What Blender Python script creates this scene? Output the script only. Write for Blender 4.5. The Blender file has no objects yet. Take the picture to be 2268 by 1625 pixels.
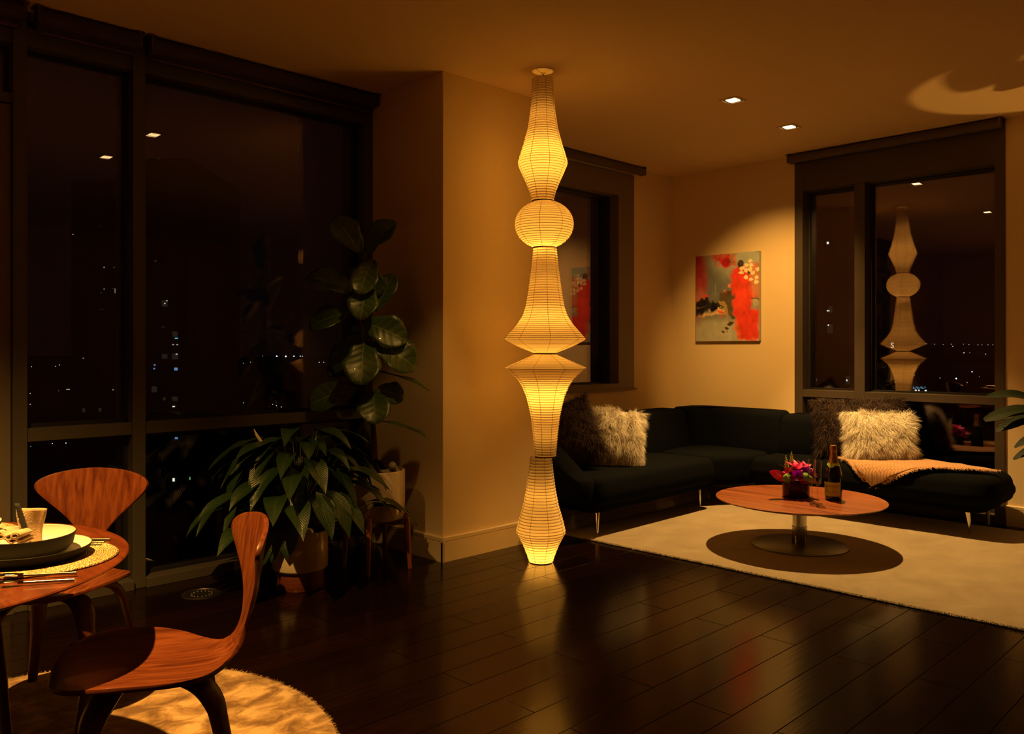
import bpy, math, random
import numpy as np
from mathutils import Vector, Matrix, noise

random.seed(7)
np.random.seed(7)
PI = math.pi
S = bpy.context.scene
COL = S.collection

# ------------------------------------------------------------------ camera, world, exposure
HC = 2.88                       # ceiling height
FWD = Vector((0.702, 0.712, 0)).normalized()
RIGHT = Vector((FWD.y, -FWD.x, 0))
cam_d = bpy.data.cameras.new('camera')
cam_d.sensor_width = 36.0
cam_d.lens = 36.0 * 1820.0 / 2268.0
cam_d.shift_y = -40.5 / 2268.0
cam_d.clip_start = 0.05
cam_d.clip_end = 5000
cam = bpy.data.objects.new('camera', cam_d)
COL.objects.link(cam)
cam.location = (0, 0, 1.25)
cam.rotation_euler = (PI / 2, 0, math.atan2(-FWD.x, FWD.y))
S.camera = cam

w = bpy.data.worlds.new('night_sky')
S.world = w
w.use_nodes = True
w.node_tree.nodes['Background'].inputs[0].default_value = (1.0, 0.46, 0.48, 1)
w.node_tree.nodes['Background'].inputs[1].default_value = 0.0021

S.view_settings.view_transform = 'Standard'
S.view_settings.look = 'None'
S.view_settings.exposure = 0.0
S.view_settings.gamma = 1.0
S.view_settings.use_curve_mapping = False
S.cycles.use_denoising = True
S.cycles.max_bounces = 8
S.cycles.diffuse_bounces = 5
S.cycles.glossy_bounces = 4
S.cycles.transmission_bounces = 6
S.cycles.transparent_max_bounces = 12
S.cycles.caustics_reflective = False
S.cycles.caustics_refractive = False
S.cycles.sample_clamp_indirect = 3.0

WARM = (1.0, 0.50, 0.105)       # recessed spots
BULB = (1.0, 0.44, 0.055)       # bulbs and added fill lights inside the paper lamp


def add_spot(name, loc, target, power, angle, blend=0.3, radius=0.02, color=WARM, parent=None):
    d = bpy.data.lights.new(name, 'SPOT')
    d.energy = power
    d.color = color
    d.spot_size = math.radians(angle)
    d.spot_blend = blend
    d.shadow_soft_size = radius
    o = bpy.data.objects.new(name, d)
    COL.objects.link(o)
    o.location = loc
    o.rotation_euler = (Vector(target) - Vector(loc)).to_track_quat('-Z', 'Y').to_euler()
    return o


# recessed ceiling spots
add_spot('table_spot', (5.69, 2.87, 2.865), (5.20, 2.45, 0.0), 600, 84, 0.60, 0.022, (1.0, 0.545, 0.15))
add_spot('art_spot', (4.815, 2.82, 2.865), (6.57, 3.45, 1.45), 330, 52, 0.90, 0.03)
add_spot('dining_spot', (0.25, 2.48, 2.865), (0.32, 2.50, 0.0), 1060, 106, 1.0, 0.022)
add_spot('plant_spot', (2.45, 2.65, 2.865), (2.70, 3.95, 0.50), 38, 38, 0.6, 0.02)
add_spot('floor_plant_uplight', (6.22, 0.95, 0.35), (5.86, 1.36, 2.88), 70, 29, 0.2, 0.02)
# bulbs inside the five lanterns, plus weak fill lights added to even the paper: (lantern, height as a row of the lantern profile, watts)
LAMP_BULBS_AND_FILL = ((0, 352, 3.3), (0, 258, .28), (1, 528, 3.0), (2, 728, 3.1), (2, 630, .40), (3, 866, 3.3), (3, 962, .25), (4, 1226, 2.7), (4, 1100, .55))


# ------------------------------------------------------------------ helpers
def tag(o, label=None, cat=None, group=None, kind=None):
    if label: o['label'] = label
    if cat: o['category'] = cat
    if group: o['group'] = group
    if kind: o['kind'] = kind
    return o


def empty(name, loc=(0, 0, 0), rz=0.0):
    o = bpy.data.objects.new(name, None)
    o.empty_display_size = 0.1
    COL.objects.link(o)
    o.location = loc
    o.rotation_euler = (0, 0, rz)
    return o


class MB:
    """collects shapes, then links them as one mesh object"""
    def __init__(self):
        self.v, self.f, self.uv = [], [], []

    def add(self, vs, fs, M=None):
        n = len(self.v)
        if M is not None:
            vs = [M @ Vector(p) for p in vs]
        self.v.extend([tuple(p) for p in vs])
        self.f.extend([tuple(i + n for i in f) for f in fs])
        return self

    def box(self, x0, y0, z0, x1, y1, z1, M=None):
        x0, x1 = min(x0, x1), max(x0, x1)
        y0, y1 = min(y0, y1), max(y0, y1)
        z0, z1 = min(z0, z1), max(z0, z1)
        vs = [(x0, y0, z0), (x1, y0, z0), (x1, y1, z0), (x0, y1, z0), (x0, y0, z1), (x1, y0, z1), (x1, y1, z1), (x0, y1, z1)]
        fs = [(0, 3, 2, 1), (4, 5, 6, 7), (0, 1, 5, 4), (1, 2, 6, 5), (2, 3, 7, 6), (3, 0, 4, 7)]
        return self.add(vs, fs, M)

    def lathe(self, prof, seg=32, M=None, cap0=False, cap1=False):
        vs, fs = [], []
        for r, z in prof:
            for k in range(seg):
                a = 2 * PI * k / seg
                vs.append((r * math.cos(a), r * math.sin(a), z))
        for i in range(len(prof) - 1):
            for k in range(seg):
                k2 = (k + 1) % seg
                fs.append((i * seg + k, i * seg + k2, (i + 1) * seg + k2, (i + 1) * seg + k))
        if cap0: fs.append(tuple(range(seg))[::-1])
        if cap1: fs.append(tuple((len(prof) - 1) * seg + k for k in range(seg)))
        return self.add(vs, fs, M)

    def tube(self, path, rad, seg=8, M=None, flat=1.0, side=None):
        """round tube along a path; rad is one radius or one for each point; flat squeezes the section across `side`"""
        path = [Vector(p) for p in path]
        n = len(path)
        rads = rad if hasattr(rad, '__len__') else [rad] * n
        vs, fs = [], []
        u = None
        for i, p in enumerate(path):
            t = (path[min(i + 1, n - 1)] - path[max(i - 1, 0)])
            t = t.normalized() if t.length > 1e-9 else Vector((0, 0, 1))
            ref = side if side is not None else (u if u is not None else (Vector((1, 0, 0)) if abs(t.x) < 0.8 else Vector((0, 1, 0))))
            u = (ref - t * ref.dot(t)).normalized()
            b = t.cross(u)
            for k in range(seg):
                a = 2 * PI * k / seg
                vs.append(p + u * (rads[i] * math.cos(a)) + b * (rads[i] * flat * math.sin(a)))
        for i in range(n - 1):
            for k in range(seg):
                k2 = (k + 1) % seg
                fs.append((i * seg + k, i * seg + k2, (i + 1) * seg + k2, (i + 1) * seg + k))
        fs.append(tuple(range(seg))[::-1])
        fs.append(tuple((n - 1) * seg + k for k in range(seg)))
        return self.add(vs, fs, M)

    def build(self, name, m=None, parent=None, smooth=True, bevel=0.0, sub=0, angle=40, label=None):
        me = bpy.data.meshes.new(name)
        me.from_pydata(self.v, [], self.f)
        me.update()
        if smooth:
            me.polygons.foreach_set('use_smooth', [True] * len(me.polygons))
            try:
                me.set_sharp_from_angle(angle=math.radians(angle))
            except Exception:
                pass
        if self.uv:
            ul = me.uv_layers.new(name='UVMap')
            li = np.empty(len(me.loops), dtype=np.int32)
            me.loops.foreach_get('vertex_index', li)
            arr = np.array(self.uv, dtype=np.float32)[li]
            ul.data.foreach_set('uv', arr.ravel())
        if m is not None:
            me.materials.append(m)
        o = bpy.data.objects.new(name, me)
        COL.objects.link(o)
        if parent is not None: o.parent = parent
        if bevel > 0:
            md = o.modifiers.new('bevel', 'BEVEL')
            md.width = bevel
            md.segments = 3
            md.limit_method = 'ANGLE'
        if sub:
            md = o.modifiers.new('sub', 'SUBSURF')
            md.levels = md.render_levels = sub
        if label: o['label'] = label
        return o


def copy_tree(o, parent=None):
    c = o.copy()
    COL.objects.link(c)
    c.parent = parent
    for ch in [k for k in bpy.data.objects if k.parent == o]:
        copy_tree(ch, c)
    return c


# ------------------------------------------------------------------ materials
def mat(name, color=(.5, .5, .5), rough=0.5, metal=0.0, spec=0.5, sheen=0.0, coat=0.0, emit=None, estr=0.0, trans=0.0):
    m = bpy.data.materials.new(name)
    m.use_nodes = True
    b = m.node_tree.nodes['Principled BSDF']
    b.inputs['Base Color'].default_value = (*color, 1)
    b.inputs['Roughness'].default_value = rough
    b.inputs['Metallic'].default_value = metal
    b.inputs['Specular IOR Level'].default_value = spec
    b.inputs['Sheen Weight'].default_value = sheen
    b.inputs['Coat Weight'].default_value = coat
    b.inputs['Transmission Weight'].default_value = trans
    if emit is not None:
        b.inputs['Emission Color'].default_value = (*emit, 1)
        b.inputs['Emission Strength'].default_value = estr
    return m


def N(m, typ, **kw):
    n = m.node_tree.nodes.new(typ)
    for k, v in kw.items():
        if hasattr(n, k) and not k[0].isupper():
            setattr(n, k, v)
        else:
            n.inputs[k.replace('_', ' ')].default_value = v
    return n


def L(m, a, b):
    m.node_tree.links.new(a, b)


def bsdf(m):
    return m.node_tree.nodes['Principled BSDF']


def ramp(m, fac, stops):
    r = m.node_tree.nodes.new('ShaderNodeValToRGB')
    cr = r.color_ramp
    while len(cr.elements) < len(stops): cr.elements.new(0.5)
    for e, (p, c) in zip(cr.elements, stops):
        e.position = p
        e.color = (*c, 1)
    L(m, fac, r.inputs[0])
    return r


def coords(m, scale=(1, 1, 1), rot=(0, 0, 0), kind='Object'):
    tc = m.node_tree.nodes.new('ShaderNodeTexCoord')
    mp = m.node_tree.nodes.new('ShaderNodeMapping')
    mp.inputs['Scale'].default_value = scale
    mp.inputs['Rotation'].default_value = rot
    L(m, tc.outputs[kind], mp.inputs[0])
    return mp.outputs[0]


def noise_bump(m, scale, strength, dist=0.01, vec=None, detail=4):
    nz = N(m, 'ShaderNodeTexNoise')
    nz.inputs['Scale'].default_value = scale
    nz.inputs['Detail'].default_value = detail
    L(m, vec if vec is not None else coords(m), nz.inputs['Vector'])
    bp = N(m, 'ShaderNodeBump')
    bp.inputs['Strength'].default_value = strength
    bp.inputs['Distance'].default_value = dist
    L(m, nz.outputs[0], bp.inputs['Height'])
    L(m, bp.outputs[0], bsdf(m).inputs['Normal'])
    return m


def noise_color(m, scale, c1, c2, lo=0.35, hi=0.65, vec=None, detail=5):
    nz = N(m, 'ShaderNodeTexNoise')
    nz.inputs['Scale'].default_value = scale
    nz.inputs['Detail'].default_value = detail
    L(m, vec if vec is not None else coords(m), nz.inputs['Vector'])
    r = ramp(m, nz.outputs[0], [(lo, c1), (hi, c2)])
    L(m, r.outputs[0], bsdf(m).inputs['Base Color'])
    return m


def wood(name, c1, c2, c3, scale=(2, 28, 28), rough=0.35, rot=(0, 0, 0)):
    m = mat(name, c1, rough, coat=0.15)
    v = coords(m, scale, rot)
    nz = N(m, 'ShaderNodeTexNoise')
    nz.inputs['Scale'].default_value = 1.6
    nz.inputs['Detail'].default_value = 7
    nz.inputs['Distortion'].default_value = 0.6
    L(m, v, nz.inputs['Vector'])
    r = ramp(m, nz.outputs[0], [(0.30, c1), (0.50, c2), (0.70, c3)])
    L(m, r.outputs[0], bsdf(m).inputs['Base Color'])
    return m


M_wall = noise_bump(mat('wall_paint', (0.80, 0.64, 0.39), 0.75, spec=0.2), 220, 0.06, 0.004)
M_ceil = noise_bump(mat('ceiling_paint', (0.80, 0.62, 0.36), 0.85, spec=0.1), 180, 0.05, 0.004)
M_base = mat('white_trim_paint', (0.72, 0.58, 0.36), 0.45, spec=0.3)
M_frame = noise_bump(mat('grey_painted_aluminium', (0.085, 0.073, 0.058), 0.5, metal=0.15), 600, 0.03, 0.002)
M_frame2 = noise_bump(mat('grey_window_frame', (0.17, 0.135, 0.10), 0.5, metal=0.1), 600, 0.03, 0.002)
M_frame3 = noise_bump(mat('dark_brown_window_frame', (0.070, 0.052, 0.038), 0.55, metal=0.1), 600, 0.03, 0.002)
M_blind = noise_bump(mat('brown_blind_fabric', (0.055, 0.035, 0.026), 0.85), 900, 0.15, 0.002)
M_blind2 = noise_bump(mat('brown_blind_cassette', (0.095, 0.070, 0.05), 0.7), 900, 0.1, 0.002)
M_bracket = mat('bronze_bracket', (0.16, 0.10, 0.07), 0.4, metal=0.8)
M_gasket = mat('black_gasket', (0.008, 0.008, 0.008), 0.6)

# floor: dark stained planks running along X
M_floor = mat('dark_wood_planks', (0.02, 0.008, 0.004), 0.165, spec=0.25)
_v = coords(M_floor)
_br = N(M_floor, 'ShaderNodeTexBrick', offset=0.37, offset_frequency=2)
_br.inputs['Scale'].default_value = 1.0
_br.inputs['Brick Width'].default_value = 1.25
_br.inputs['Row Height'].default_value = 0.163
_br.inputs['Mortar Size'].default_value = 0.0022
_br.inputs['Mortar Smooth'].default_value = 0.3
_br.inputs['Bias'].default_value = 0.0
_br.inputs['Color1'].default_value = (0.009, 0.003, 0.0016, 1)
_br.inputs['Color2'].default_value = (0.005, 0.0019, 0.0012, 1)
_br.inputs['Mortar'].default_value = (0.002, 0.001, 0.0008, 1)
L(M_floor, _v, _br.inputs['Vector'])
_nz = N(M_floor, 'ShaderNodeTexNoise')
_nz.inputs['Scale'].default_value = 1.0
_nz.inputs['Detail'].default_value = 8
L(M_floor, coords(M_floor, (3, 55, 3)), _nz.inputs['Vector'])
_mx = N(M_floor, 'ShaderNodeMix', data_type='RGBA', blend_type='MULTIPLY')
_mx.inputs[0].default_value = 0.7
L(M_floor, _br.outputs['Color'], _mx.inputs[6])
L(M_floor, ramp(M_floor, _nz.outputs[0], [(0.3, (0.45, 0.45, 0.45)), (0.7, (1.3, 1.2, 1.1))]).outputs[0], _mx.inputs[7])
L(M_floor, _mx.outputs[2], bsdf(M_floor).inputs['Base Color'])
_mr = N(M_floor, 'ShaderNodeMapRange')
L(M_floor, _br.outputs['Fac'], _mr.inputs[0])
_mr.inputs[3].default_value = 0.25
_mr.inputs[4].default_value = 0.0
L(M_floor, _mr.outputs[0], bsdf(M_floor).inputs['Specular IOR Level'])
_bp = N(M_floor, 'ShaderNodeBump')
_bp.inputs['Strength'].default_value = 0.5
_bp.inputs['Distance'].default_value = 0.0015
_bp.invert = True
L(M_floor, _br.outputs['Fac'], _bp.inputs['Height'])
_bp2 = N(M_floor, 'ShaderNodeBump')
_bp2.inputs['Strength'].default_value = 0.10
_bp2.inputs['Distance'].default_value = 0.002
L(M_floor, _nz.outputs[0], _bp2.inputs['Height'])
L(M_floor, _bp.outputs[0], _bp2.inputs['Normal'])
L(M_floor, _bp2.outputs[0], bsdf(M_floor).inputs['Normal'])

M_walnut = wood('walnut_veneer', (0.052, 0.010, 0.003), (0.11, 0.026, 0.007), (0.155, 0.043, 0.012), (3.0, 40, 40), 0.32)
M_walnut_back = wood('walnut_veneer_upright', (0.052, 0.010, 0.003), (0.11, 0.026, 0.007), (0.155, 0.043, 0.012), (34, 34, 2.6), 0.32)
M_walnut_dark = wood('walnut_legs', (0.06, 0.013, 0.004), (0.09, 0.021, 0.006), (0.12, 0.032, 0.009), (30, 30, 3), 0.38)
M_tabletop = wood('walnut_table_veneer', (0.062, 0.012, 0.0035), (0.105, 0.022, 0.006), (0.13, 0.032, 0.009), (26, 2.2, 20), 0.30, rot=(0, 0, 0.3))
M_coffee = mat('coffee_table_veneer', (0.48, 0.15, 0.045), 0.34, coat=0.15)
_n1 = N(M_coffee, 'ShaderNodeTexNoise'); _n1.inputs['Scale'].default_value = 1.0; _n1.inputs['Detail'].default_value = 4; _n1.inputs['Distortion'].default_value = 0.3
L(M_coffee, coords(M_coffee, (46, 0.7, 10)), _n1.inputs['Vector'])
_r1 = ramp(M_coffee, _n1.outputs[0], [(0.34, (0.06, 0.012, 0.004)), (0.44, (0.21, 0.050, 0.014)), (0.50, (0.30, 0.078, 0.022)), (0.72, (0.38, 0.11, 0.032))])
L(M_coffee, _r1.outputs[0], bsdf(M_coffee).inputs['Base Color'])
M_stand = wood('teak_stand', (0.16, 0.045, 0.014), (0.25, 0.075, 0.022), (0.32, 0.10, 0.03), (30, 30, 3), 0.4)
M_chrome = mat('polished_chrome', (0.75, 0.72, 0.68), 0.10, metal=1.0)
M_chrome_dark = mat('dark_polished_steel', (0.30, 0.28, 0.26), 0.12, metal=1.0)
M_chrome_satin = mat('satin_chrome', (0.62, 0.58, 0.50), 0.26, metal=1.0)
M_brushed = mat('brushed_steel', (0.30, 0.29, 0.27), 0.32, metal=1.0)
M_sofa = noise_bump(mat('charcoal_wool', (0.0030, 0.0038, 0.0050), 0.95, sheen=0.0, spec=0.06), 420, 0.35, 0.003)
M_pot = noise_bump(mat('cream_glazed_ceramic', (0.66, 0.56, 0.42), 0.22, coat=0.4), 40, 0.04, 0.004)
M_potbase = wood('reddish_wood_base', (0.10, 0.022, 0.009), (0.15, 0.034, 0.013), (0.20, 0.05, 0.018), (4, 4, 40), 0.5)
M_soil = noise_bump(mat('potting_soil', (0.018, 0.011, 0.007), 0.95), 60, 0.9, 0.02)
M_stone = noise_bump(mat('grey_pebble', (0.26, 0.22, 0.18), 0.7), 30, 0.3, 0.006)
M_palestone = noise_bump(mat('pale_pebble', (0.62, 0.55, 0.44), 0.6), 30, 0.2, 0.004)
M_bark = noise_bump(mat('fig_bark', (0.085, 0.042, 0.024), 0.8), 90, 0.6, 0.006)
M_stem = mat('green_stem', (0.05, 0.10, 0.025), 0.5)
M_bud = mat('cream_spadix', (0.72, 0.60, 0.36), 0.6)
M_black = mat('black_plastic', (0.01, 0.01, 0.01), 0.4)


def leaf_material(name, dark, light, vein, nv, vw, trans=0.15):
    """leaf skin: u runs along the blade, v across; a midrib and slanting side veins"""
    m = mat(name, dark, 0.38, coat=0.1)
    uv = N(m, 'ShaderNodeUVMap')
    sp = N(m, 'ShaderNodeSeparateXYZ')
    L(m, uv.outputs[0], sp.inputs[0])

    def math_(op, a, b=None, clamp=False):
        n = N(m, 'ShaderNodeMath', operation=op, use_clamp=clamp)
        for i, x in enumerate((a, b)):
            if x is None: continue
            if isinstance(x, (int, float)): n.inputs[i].default_value = x
            else: L(m, x, n.inputs[i])
        return n.outputs[0]
    av = math_('ABSOLUTE', math_('SUBTRACT', sp.outputs[1], 0.5))
    s = math_('MULTIPLY', math_('SUBTRACT', sp.outputs[0], math_('MULTIPLY', av, 0.42)), nv)
    tri = math_('ABSOLUTE', math_('SUBTRACT', math_('FRACT', s), 0.5))
    side = math_('LESS_THAN', tri, vw)
    mid = math_('LESS_THAN', av, 0.018)
    both = math_('MAXIMUM', side, mid)
    nz = N(m, 'ShaderNodeTexNoise')
    nz.inputs['Scale'].default_value = 9
    L(m, coords(m), nz.inputs['Vector'])
    r = ramp(m, nz.outputs[0], [(0.3, dark), (0.7, light)])
    mx = N(m, 'ShaderNodeMix', data_type='RGBA')
    L(m, both, mx.inputs[0])
    L(m, r.outputs[0], mx.inputs[6])
    mx.inputs[7].default_value = (*vein, 1)
    L(m, mx.outputs[2], bsdf(m).inputs['Base Color'])
    bp = N(m, 'ShaderNodeBump')
    bp.inputs['Strength'].default_value = 0.5
    bp.inputs['Distance'].default_value = 0.004
    L(m, tri, bp.inputs['Height'])
    L(m, bp.outputs[0], bsdf(m).inputs['Normal'])
    return m


M_fig = leaf_material('fiddle_fig_leaf', (0.026, 0.056, 0.009), (0.048, 0.092, 0.014), (0.13, 0.18, 0.045), 6, 0.022)
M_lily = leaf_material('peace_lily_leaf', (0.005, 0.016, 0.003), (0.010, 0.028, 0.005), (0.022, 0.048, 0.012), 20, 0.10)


M_fig_shade = leaf_material('fig_leaf_shaded', (0.008, 0.014, 0.005), (0.014, 0.022, 0.007), (0.02, 0.03, 0.012), 14, 0.03)  # corner fig: its shade is put into a darker leaf colour


for _n in ('Coat Weight',): bsdf(M_fig_shade).inputs[_n].default_value = 0
bsdf(M_fig_shade).inputs['Roughness'].default_value = .6
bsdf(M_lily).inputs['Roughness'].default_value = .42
bsdf(M_fig_shade).inputs['Specular IOR Level'].default_value = .12


def glass_pane_material(name, k, tint):
    """window glass: mirror part grows towards grazing, the rest lets the night through"""
    m = bpy.data.materials.new(name)
    m.use_nodes = True
    nt = m.node_tree
    nt.nodes.clear()
    out = nt.nodes.new('ShaderNodeOutputMaterial')
    lw = nt.nodes.new('ShaderNodeLayerWeight')
    lw.inputs[0].default_value = 0.5
    p = nt.nodes.new('ShaderNodeMath'); p.operation = 'POWER'
    nt.links.new(lw.outputs['Facing'], p.inputs[0]); p.inputs[1].default_value = 5
    a = nt.nodes.new('ShaderNodeMath'); a.operation = 'MULTIPLY_ADD'; a.use_clamp = True
    nt.links.new(p.outputs[0], a.inputs[0]); a.inputs[1].default_value = 0.9; a.inputs[2].default_value = k
    t = nt.nodes.new('ShaderNodeBsdfTransparent'); t.inputs[0].default_value = (0.86, 0.88, 0.88, 1)
    g = nt.nodes.new('ShaderNodeBsdfGlossy'); g.inputs[0].default_value = (*tint, 1); g.inputs['Roughness'].default_value = 0.004
    mx = nt.nodes.new('ShaderNodeMixShader')
    nt.links.new(a.outputs[0], mx.inputs[0])
    nt.links.new(t.outputs[0], mx.inputs[1])
    nt.links.new(g.outputs[0], mx.inputs[2])
    nt.links.new(mx.outputs[0], out.inputs[0])
    return m


M_pane = glass_pane_material('coated_window_glass', 0.17, (0.80, 0.72, 0.90))
M_pane_dim = glass_pane_material('window_glass', 0.085, (0.80, 0.70, 0.80))


def drink_glass_material(name, tint=(1, 1, 1)):
    m = bpy.data.materials.new(name)
    m.use_nodes = True
    nt = m.node_tree
    nt.nodes.clear()
    out = nt.nodes.new('ShaderNodeOutputMaterial')
    lw = nt.nodes.new('ShaderNodeLayerWeight'); lw.inputs[0].default_value = 0.5
    p = nt.nodes.new('ShaderNodeMath'); p.operation = 'POWER'
    nt.links.new(lw.outputs['Facing'], p.inputs[0]); p.inputs[1].default_value = 3
    a = nt.nodes.new('ShaderNodeMath'); a.operation = 'MULTIPLY_ADD'; a.use_clamp = True
    nt.links.new(p.outputs[0], a.inputs[0]); a.inputs[1].default_value = 0.8; a.inputs[2].default_value = 0.08
    t = nt.nodes.new('ShaderNodeBsdfTransparent'); t.inputs[0].default_value = (*[0.95 * c for c in tint], 1)
    g = nt.nodes.new('ShaderNodeBsdfGlossy'); g.inputs['Roughness'].default_value = 0.06
    mx = nt.nodes.new('ShaderNodeMixShader')
    nt.links.new(a.outputs[0], mx.inputs[0])
    nt.links.new(t.outputs[0], mx.inputs[1])
    nt.links.new(g.outputs[0], mx.inputs[2])
    nt.links.new(mx.outputs[0], out.inputs[0])
    return m


M_flute = drink_glass_material('clear_drinking_glass')


def emitter(name, color, strength, sample=True):
    m = bpy.data.materials.new(name)
    m.use_nodes = True
    nt = m.node_tree
    nt.nodes.clear()
    out = nt.nodes.new('ShaderNodeOutputMaterial')
    e = nt.nodes.new('ShaderNodeEmission')
    e.inputs[0].default_value = (*color, 1)
    e.inputs[1].default_value = strength
    nt.links.new(e.outputs[0], out.inputs[0])
    if not sample:
        try: m.cycles.emission_sampling = 'NONE'
        except Exception: pass
    return m


# ------------------------------------------------------------------ room shell
XR, YB = 6.57, 4.5        # right wall plane, back wall plane
XL, YF = -3.2, -3.2


def struct(mb, name, m, parent=None, bevel=0.0, smooth=False):
    o = mb.build(name, m, parent, smooth=smooth, bevel=bevel)
    if parent is None: o['kind'] = 'structure'
    return o


struct(MB().box(XL - .2, YF - .2, -0.1, XR + .25, YB + .25, 0.0), 'floor', M_floor)
struct(MB().box(XL - .2, YF - .2, HC, XR + .25, YB + .25, HC + .1), 'ceiling', M_ceil)
# back wall beyond the pillar, with the opening of the small window
wb = MB()
wb.box(3.90, YB, 0, 4.45, YB + .22, HC).box(5.97, YB, 0, XR, YB + .22, HC)
wb.box(4.45, YB, 0, 5.97, YB + .22, 0.90).box(4.45, YB, 2.78, 5.97, YB + .22, HC)
struct(wb, 'wall_back', M_wall)
wr = MB()
wr.box(XR, 3.26, 0, XR + .22, YB + .22, HC).box(XR, YF, 0, XR + .22, 1.69, HC)
struct(wr, 'wall_right', M_wall)
struct(MB().box(XL - .15, YF - .15, 0, XR + .22, YF, HC), 'wall_front', M_wall)
struct(MB().box(XL - .15, YF, 0, XL, YB + .22, HC), 'wall_left', M_wall)
pil = MB().box(3.095, 3.716, 0, 3.94, YB + .22, HC)
struct(pil, 'pillar', M_wall, bevel=0.004)


def baseboard(name, pts, h=0.145, t=0.016):
    """skirting along straight runs; each run is (x0, y0, x1, y1, nx, ny): the face it stands on and the side it looks to"""
    mb = MB()
    for x0, y0, x1, y1, nx, ny in pts:
        d = Vector((x1 - x0, y1 - y0, 0)); ln = d.length; d.normalize()
        n = Vector((nx, ny, 0))
        prof = [(0, 0), (t, 0), (t, h * .80), (t * .55, h * .81), (t * .55, h * .83), (t * .95, h * .84), (t * .95, h * .97), (t * .6, h), (0, h)]
        vs = [Vector((x0, y0, 0)) + d * s + n * a + Vector((0, 0, z)) for s in (0, ln) for a, z in prof]
        k = len(prof)
        fs = [(i, (i + 1) % k, k + (i + 1) % k, k + i) for i in range(k)] + [tuple(range(k))[::-1], tuple(range(k, 2 * k))]
        mb.add(vs, fs)
    return struct(mb, name, M_base)


baseboard('baseboard_pillar', [(3.095, 4.41, 3.095, 3.716 - .016, -1, 0), (3.095 - .016, 3.716, 3.956, 3.716, 0, -1), (3.94, 3.716 - .016, 3.94, YB, 1, 0)])
baseboard('baseboard_back', [(3.94, YB, XR, YB, 0, -1)])
baseboard('baseboard_right', [(XR, YB, XR, 3.27, -1, 0), (XR, 1.68, XR, YF, -1, 0)])

# --- window_1: the tall glazed wall on the left
win1 = tag(empty('window_1', (0, 4.42, 0)), kind='structure')
X1 = 3.093
Y0 = 4.42


def W1(mb, name, m, bevel=0.002):
    for i, p in enumerate(mb.v): mb.v[i] = (p[0], p[1] - Y0, p[2])
    return mb.build(name, m, win1, smooth=False, bevel=bevel)


for x0, x1 in ((1.047, 1.108), (1.595, 1.659), (3.03, X1)):
    W1(MB().box(x0, Y0, 0.0, x1, Y0 + .26, HC), 'mullion', M_frame)
for x0, x1 in ((1.108, 1.595), (1.659, 3.03)):
    W1(MB().box(x0, Y0 + .012, 2.70, x1, Y0 + .16, 2.79), 'head_rail', M_frame)
    W1(MB().box(x0, Y0 + .05, 2.79, x1, Y0 + .16, HC), 'head_panel', M_frame2)
    W1(MB().box(x0, Y0 + .012, 0.803, x1, Y0 + .16, 0.866), 'cross_rail', M_frame)
    W1(MB().box(x0, Y0 - .02, 0.0, x1, Y0 + .16, 0.05), 'bottom_track', M_frame)
    for z0, z1 in ((0.05, 0.803), (0.866, 2.70)):
        W1(MB().box(x0, Y0 + .085, z0, x1, Y0 + .105, z1), 'glass_pane', M_pane_dim, bevel=0)
        g = MB()
        t = .018
        g.box(x0, Y0 + .075, z0, x0 + t, Y0 + .12, z1).box(x1 - t, Y0 + .075, z0, x1, Y0 + .12, z1)
        g.box(x0, Y0 + .075, z0, x1, Y0 + .12, z0 + t).box(x0, Y0 + .075, z1 - t, x1, Y0 + .12, z1)
        W1(g, 'pane_gasket', M_gasket, bevel=0)

# --- door_1: balcony door with a transom light above, beyond the first mullion
dr = tag(empty('door_1', (0, Y0, 0)), kind='structure')


def D1(mb, name, m, bevel=0.002, parent=None):
    for i, p in enumerate(mb.v): mb.v[i] = (p[0], p[1] - Y0, p[2])
    return mb.build(name, m, parent or dr, smooth=False, bevel=bevel)


D1(MB().box(0.0, Y0 + .012, 2.415, 1.047, Y0 + .16, 2.46), 'transom_rail', M_frame)
D1(MB().box(0.0, Y0 + .012, 2.70, 1.047, Y0 + .16, 2.79), 'head_rail', M_frame)
D1(MB().box(0.0, Y0 + .05, 2.79, 1.047, Y0 + .16, HC), 'head_panel', M_frame2)
D1(MB().box(0.0, Y0 + .085, 2.46, 1.047, Y0 + .105, 2.70), 'transom_pane', M_pane_dim, 0)
leaf_f = MB().box(0.985, Y0 + .03, 0.03, 1.045, Y0 + .12, 2.41).box(0.0, Y0 + .03, 0.03, .07, Y0 + .12, 2.41)
leaf_f.box(.07, Y0 + .03, 0.03, .985, Y0 + .12, .13).box(.07, Y0 + .03, 2.34, .985, Y0 + .12, 2.41)
D1(leaf_f, 'door_frame', M_frame2)
D1(MB().box(0.07, Y0 + .07, 0.13, .985, Y0 + .09, 2.34), 'glass_pane', M_pane_dim, 0)
D1(MB().box(0.0, Y0 - .02, 0.0, 1.047, Y0 + .16, 0.03), 'threshold', M_frame)
# solid wall that goes on past the door
struct(MB().box(XL, YB - .06, 0, 0.0, YB + .22, HC), 'wall_window_side', M_wall)

# --- window_2: small window behind the paper lamp
win2 = tag(empty('window_2', (0, YB, 0)), kind='structure')


def ring(x0, z0, x1, z1, gx0, gz0, gx1, gz1, y0, y1, axis='y'):
    mb = MB()
    if axis == 'y':
        for a in ((x0, z0, gx0, z1), (gx1, z0, x1, z1), (gx0, z0, gx1, gz0), (gx0, gz1, gx1, z1)):
            mb.box(a[0], y0, a[1], a[2], y1, a[3])
    else:
        for a in ((x0, z0, gx0, z1), (gx1, z0, x1, z1), (gx0, z0, gx1, gz0), (gx0, gz1, gx1, z1)):
            mb.box(y0, a[0], a[1], y1, a[2], a[3])
    return mb


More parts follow.
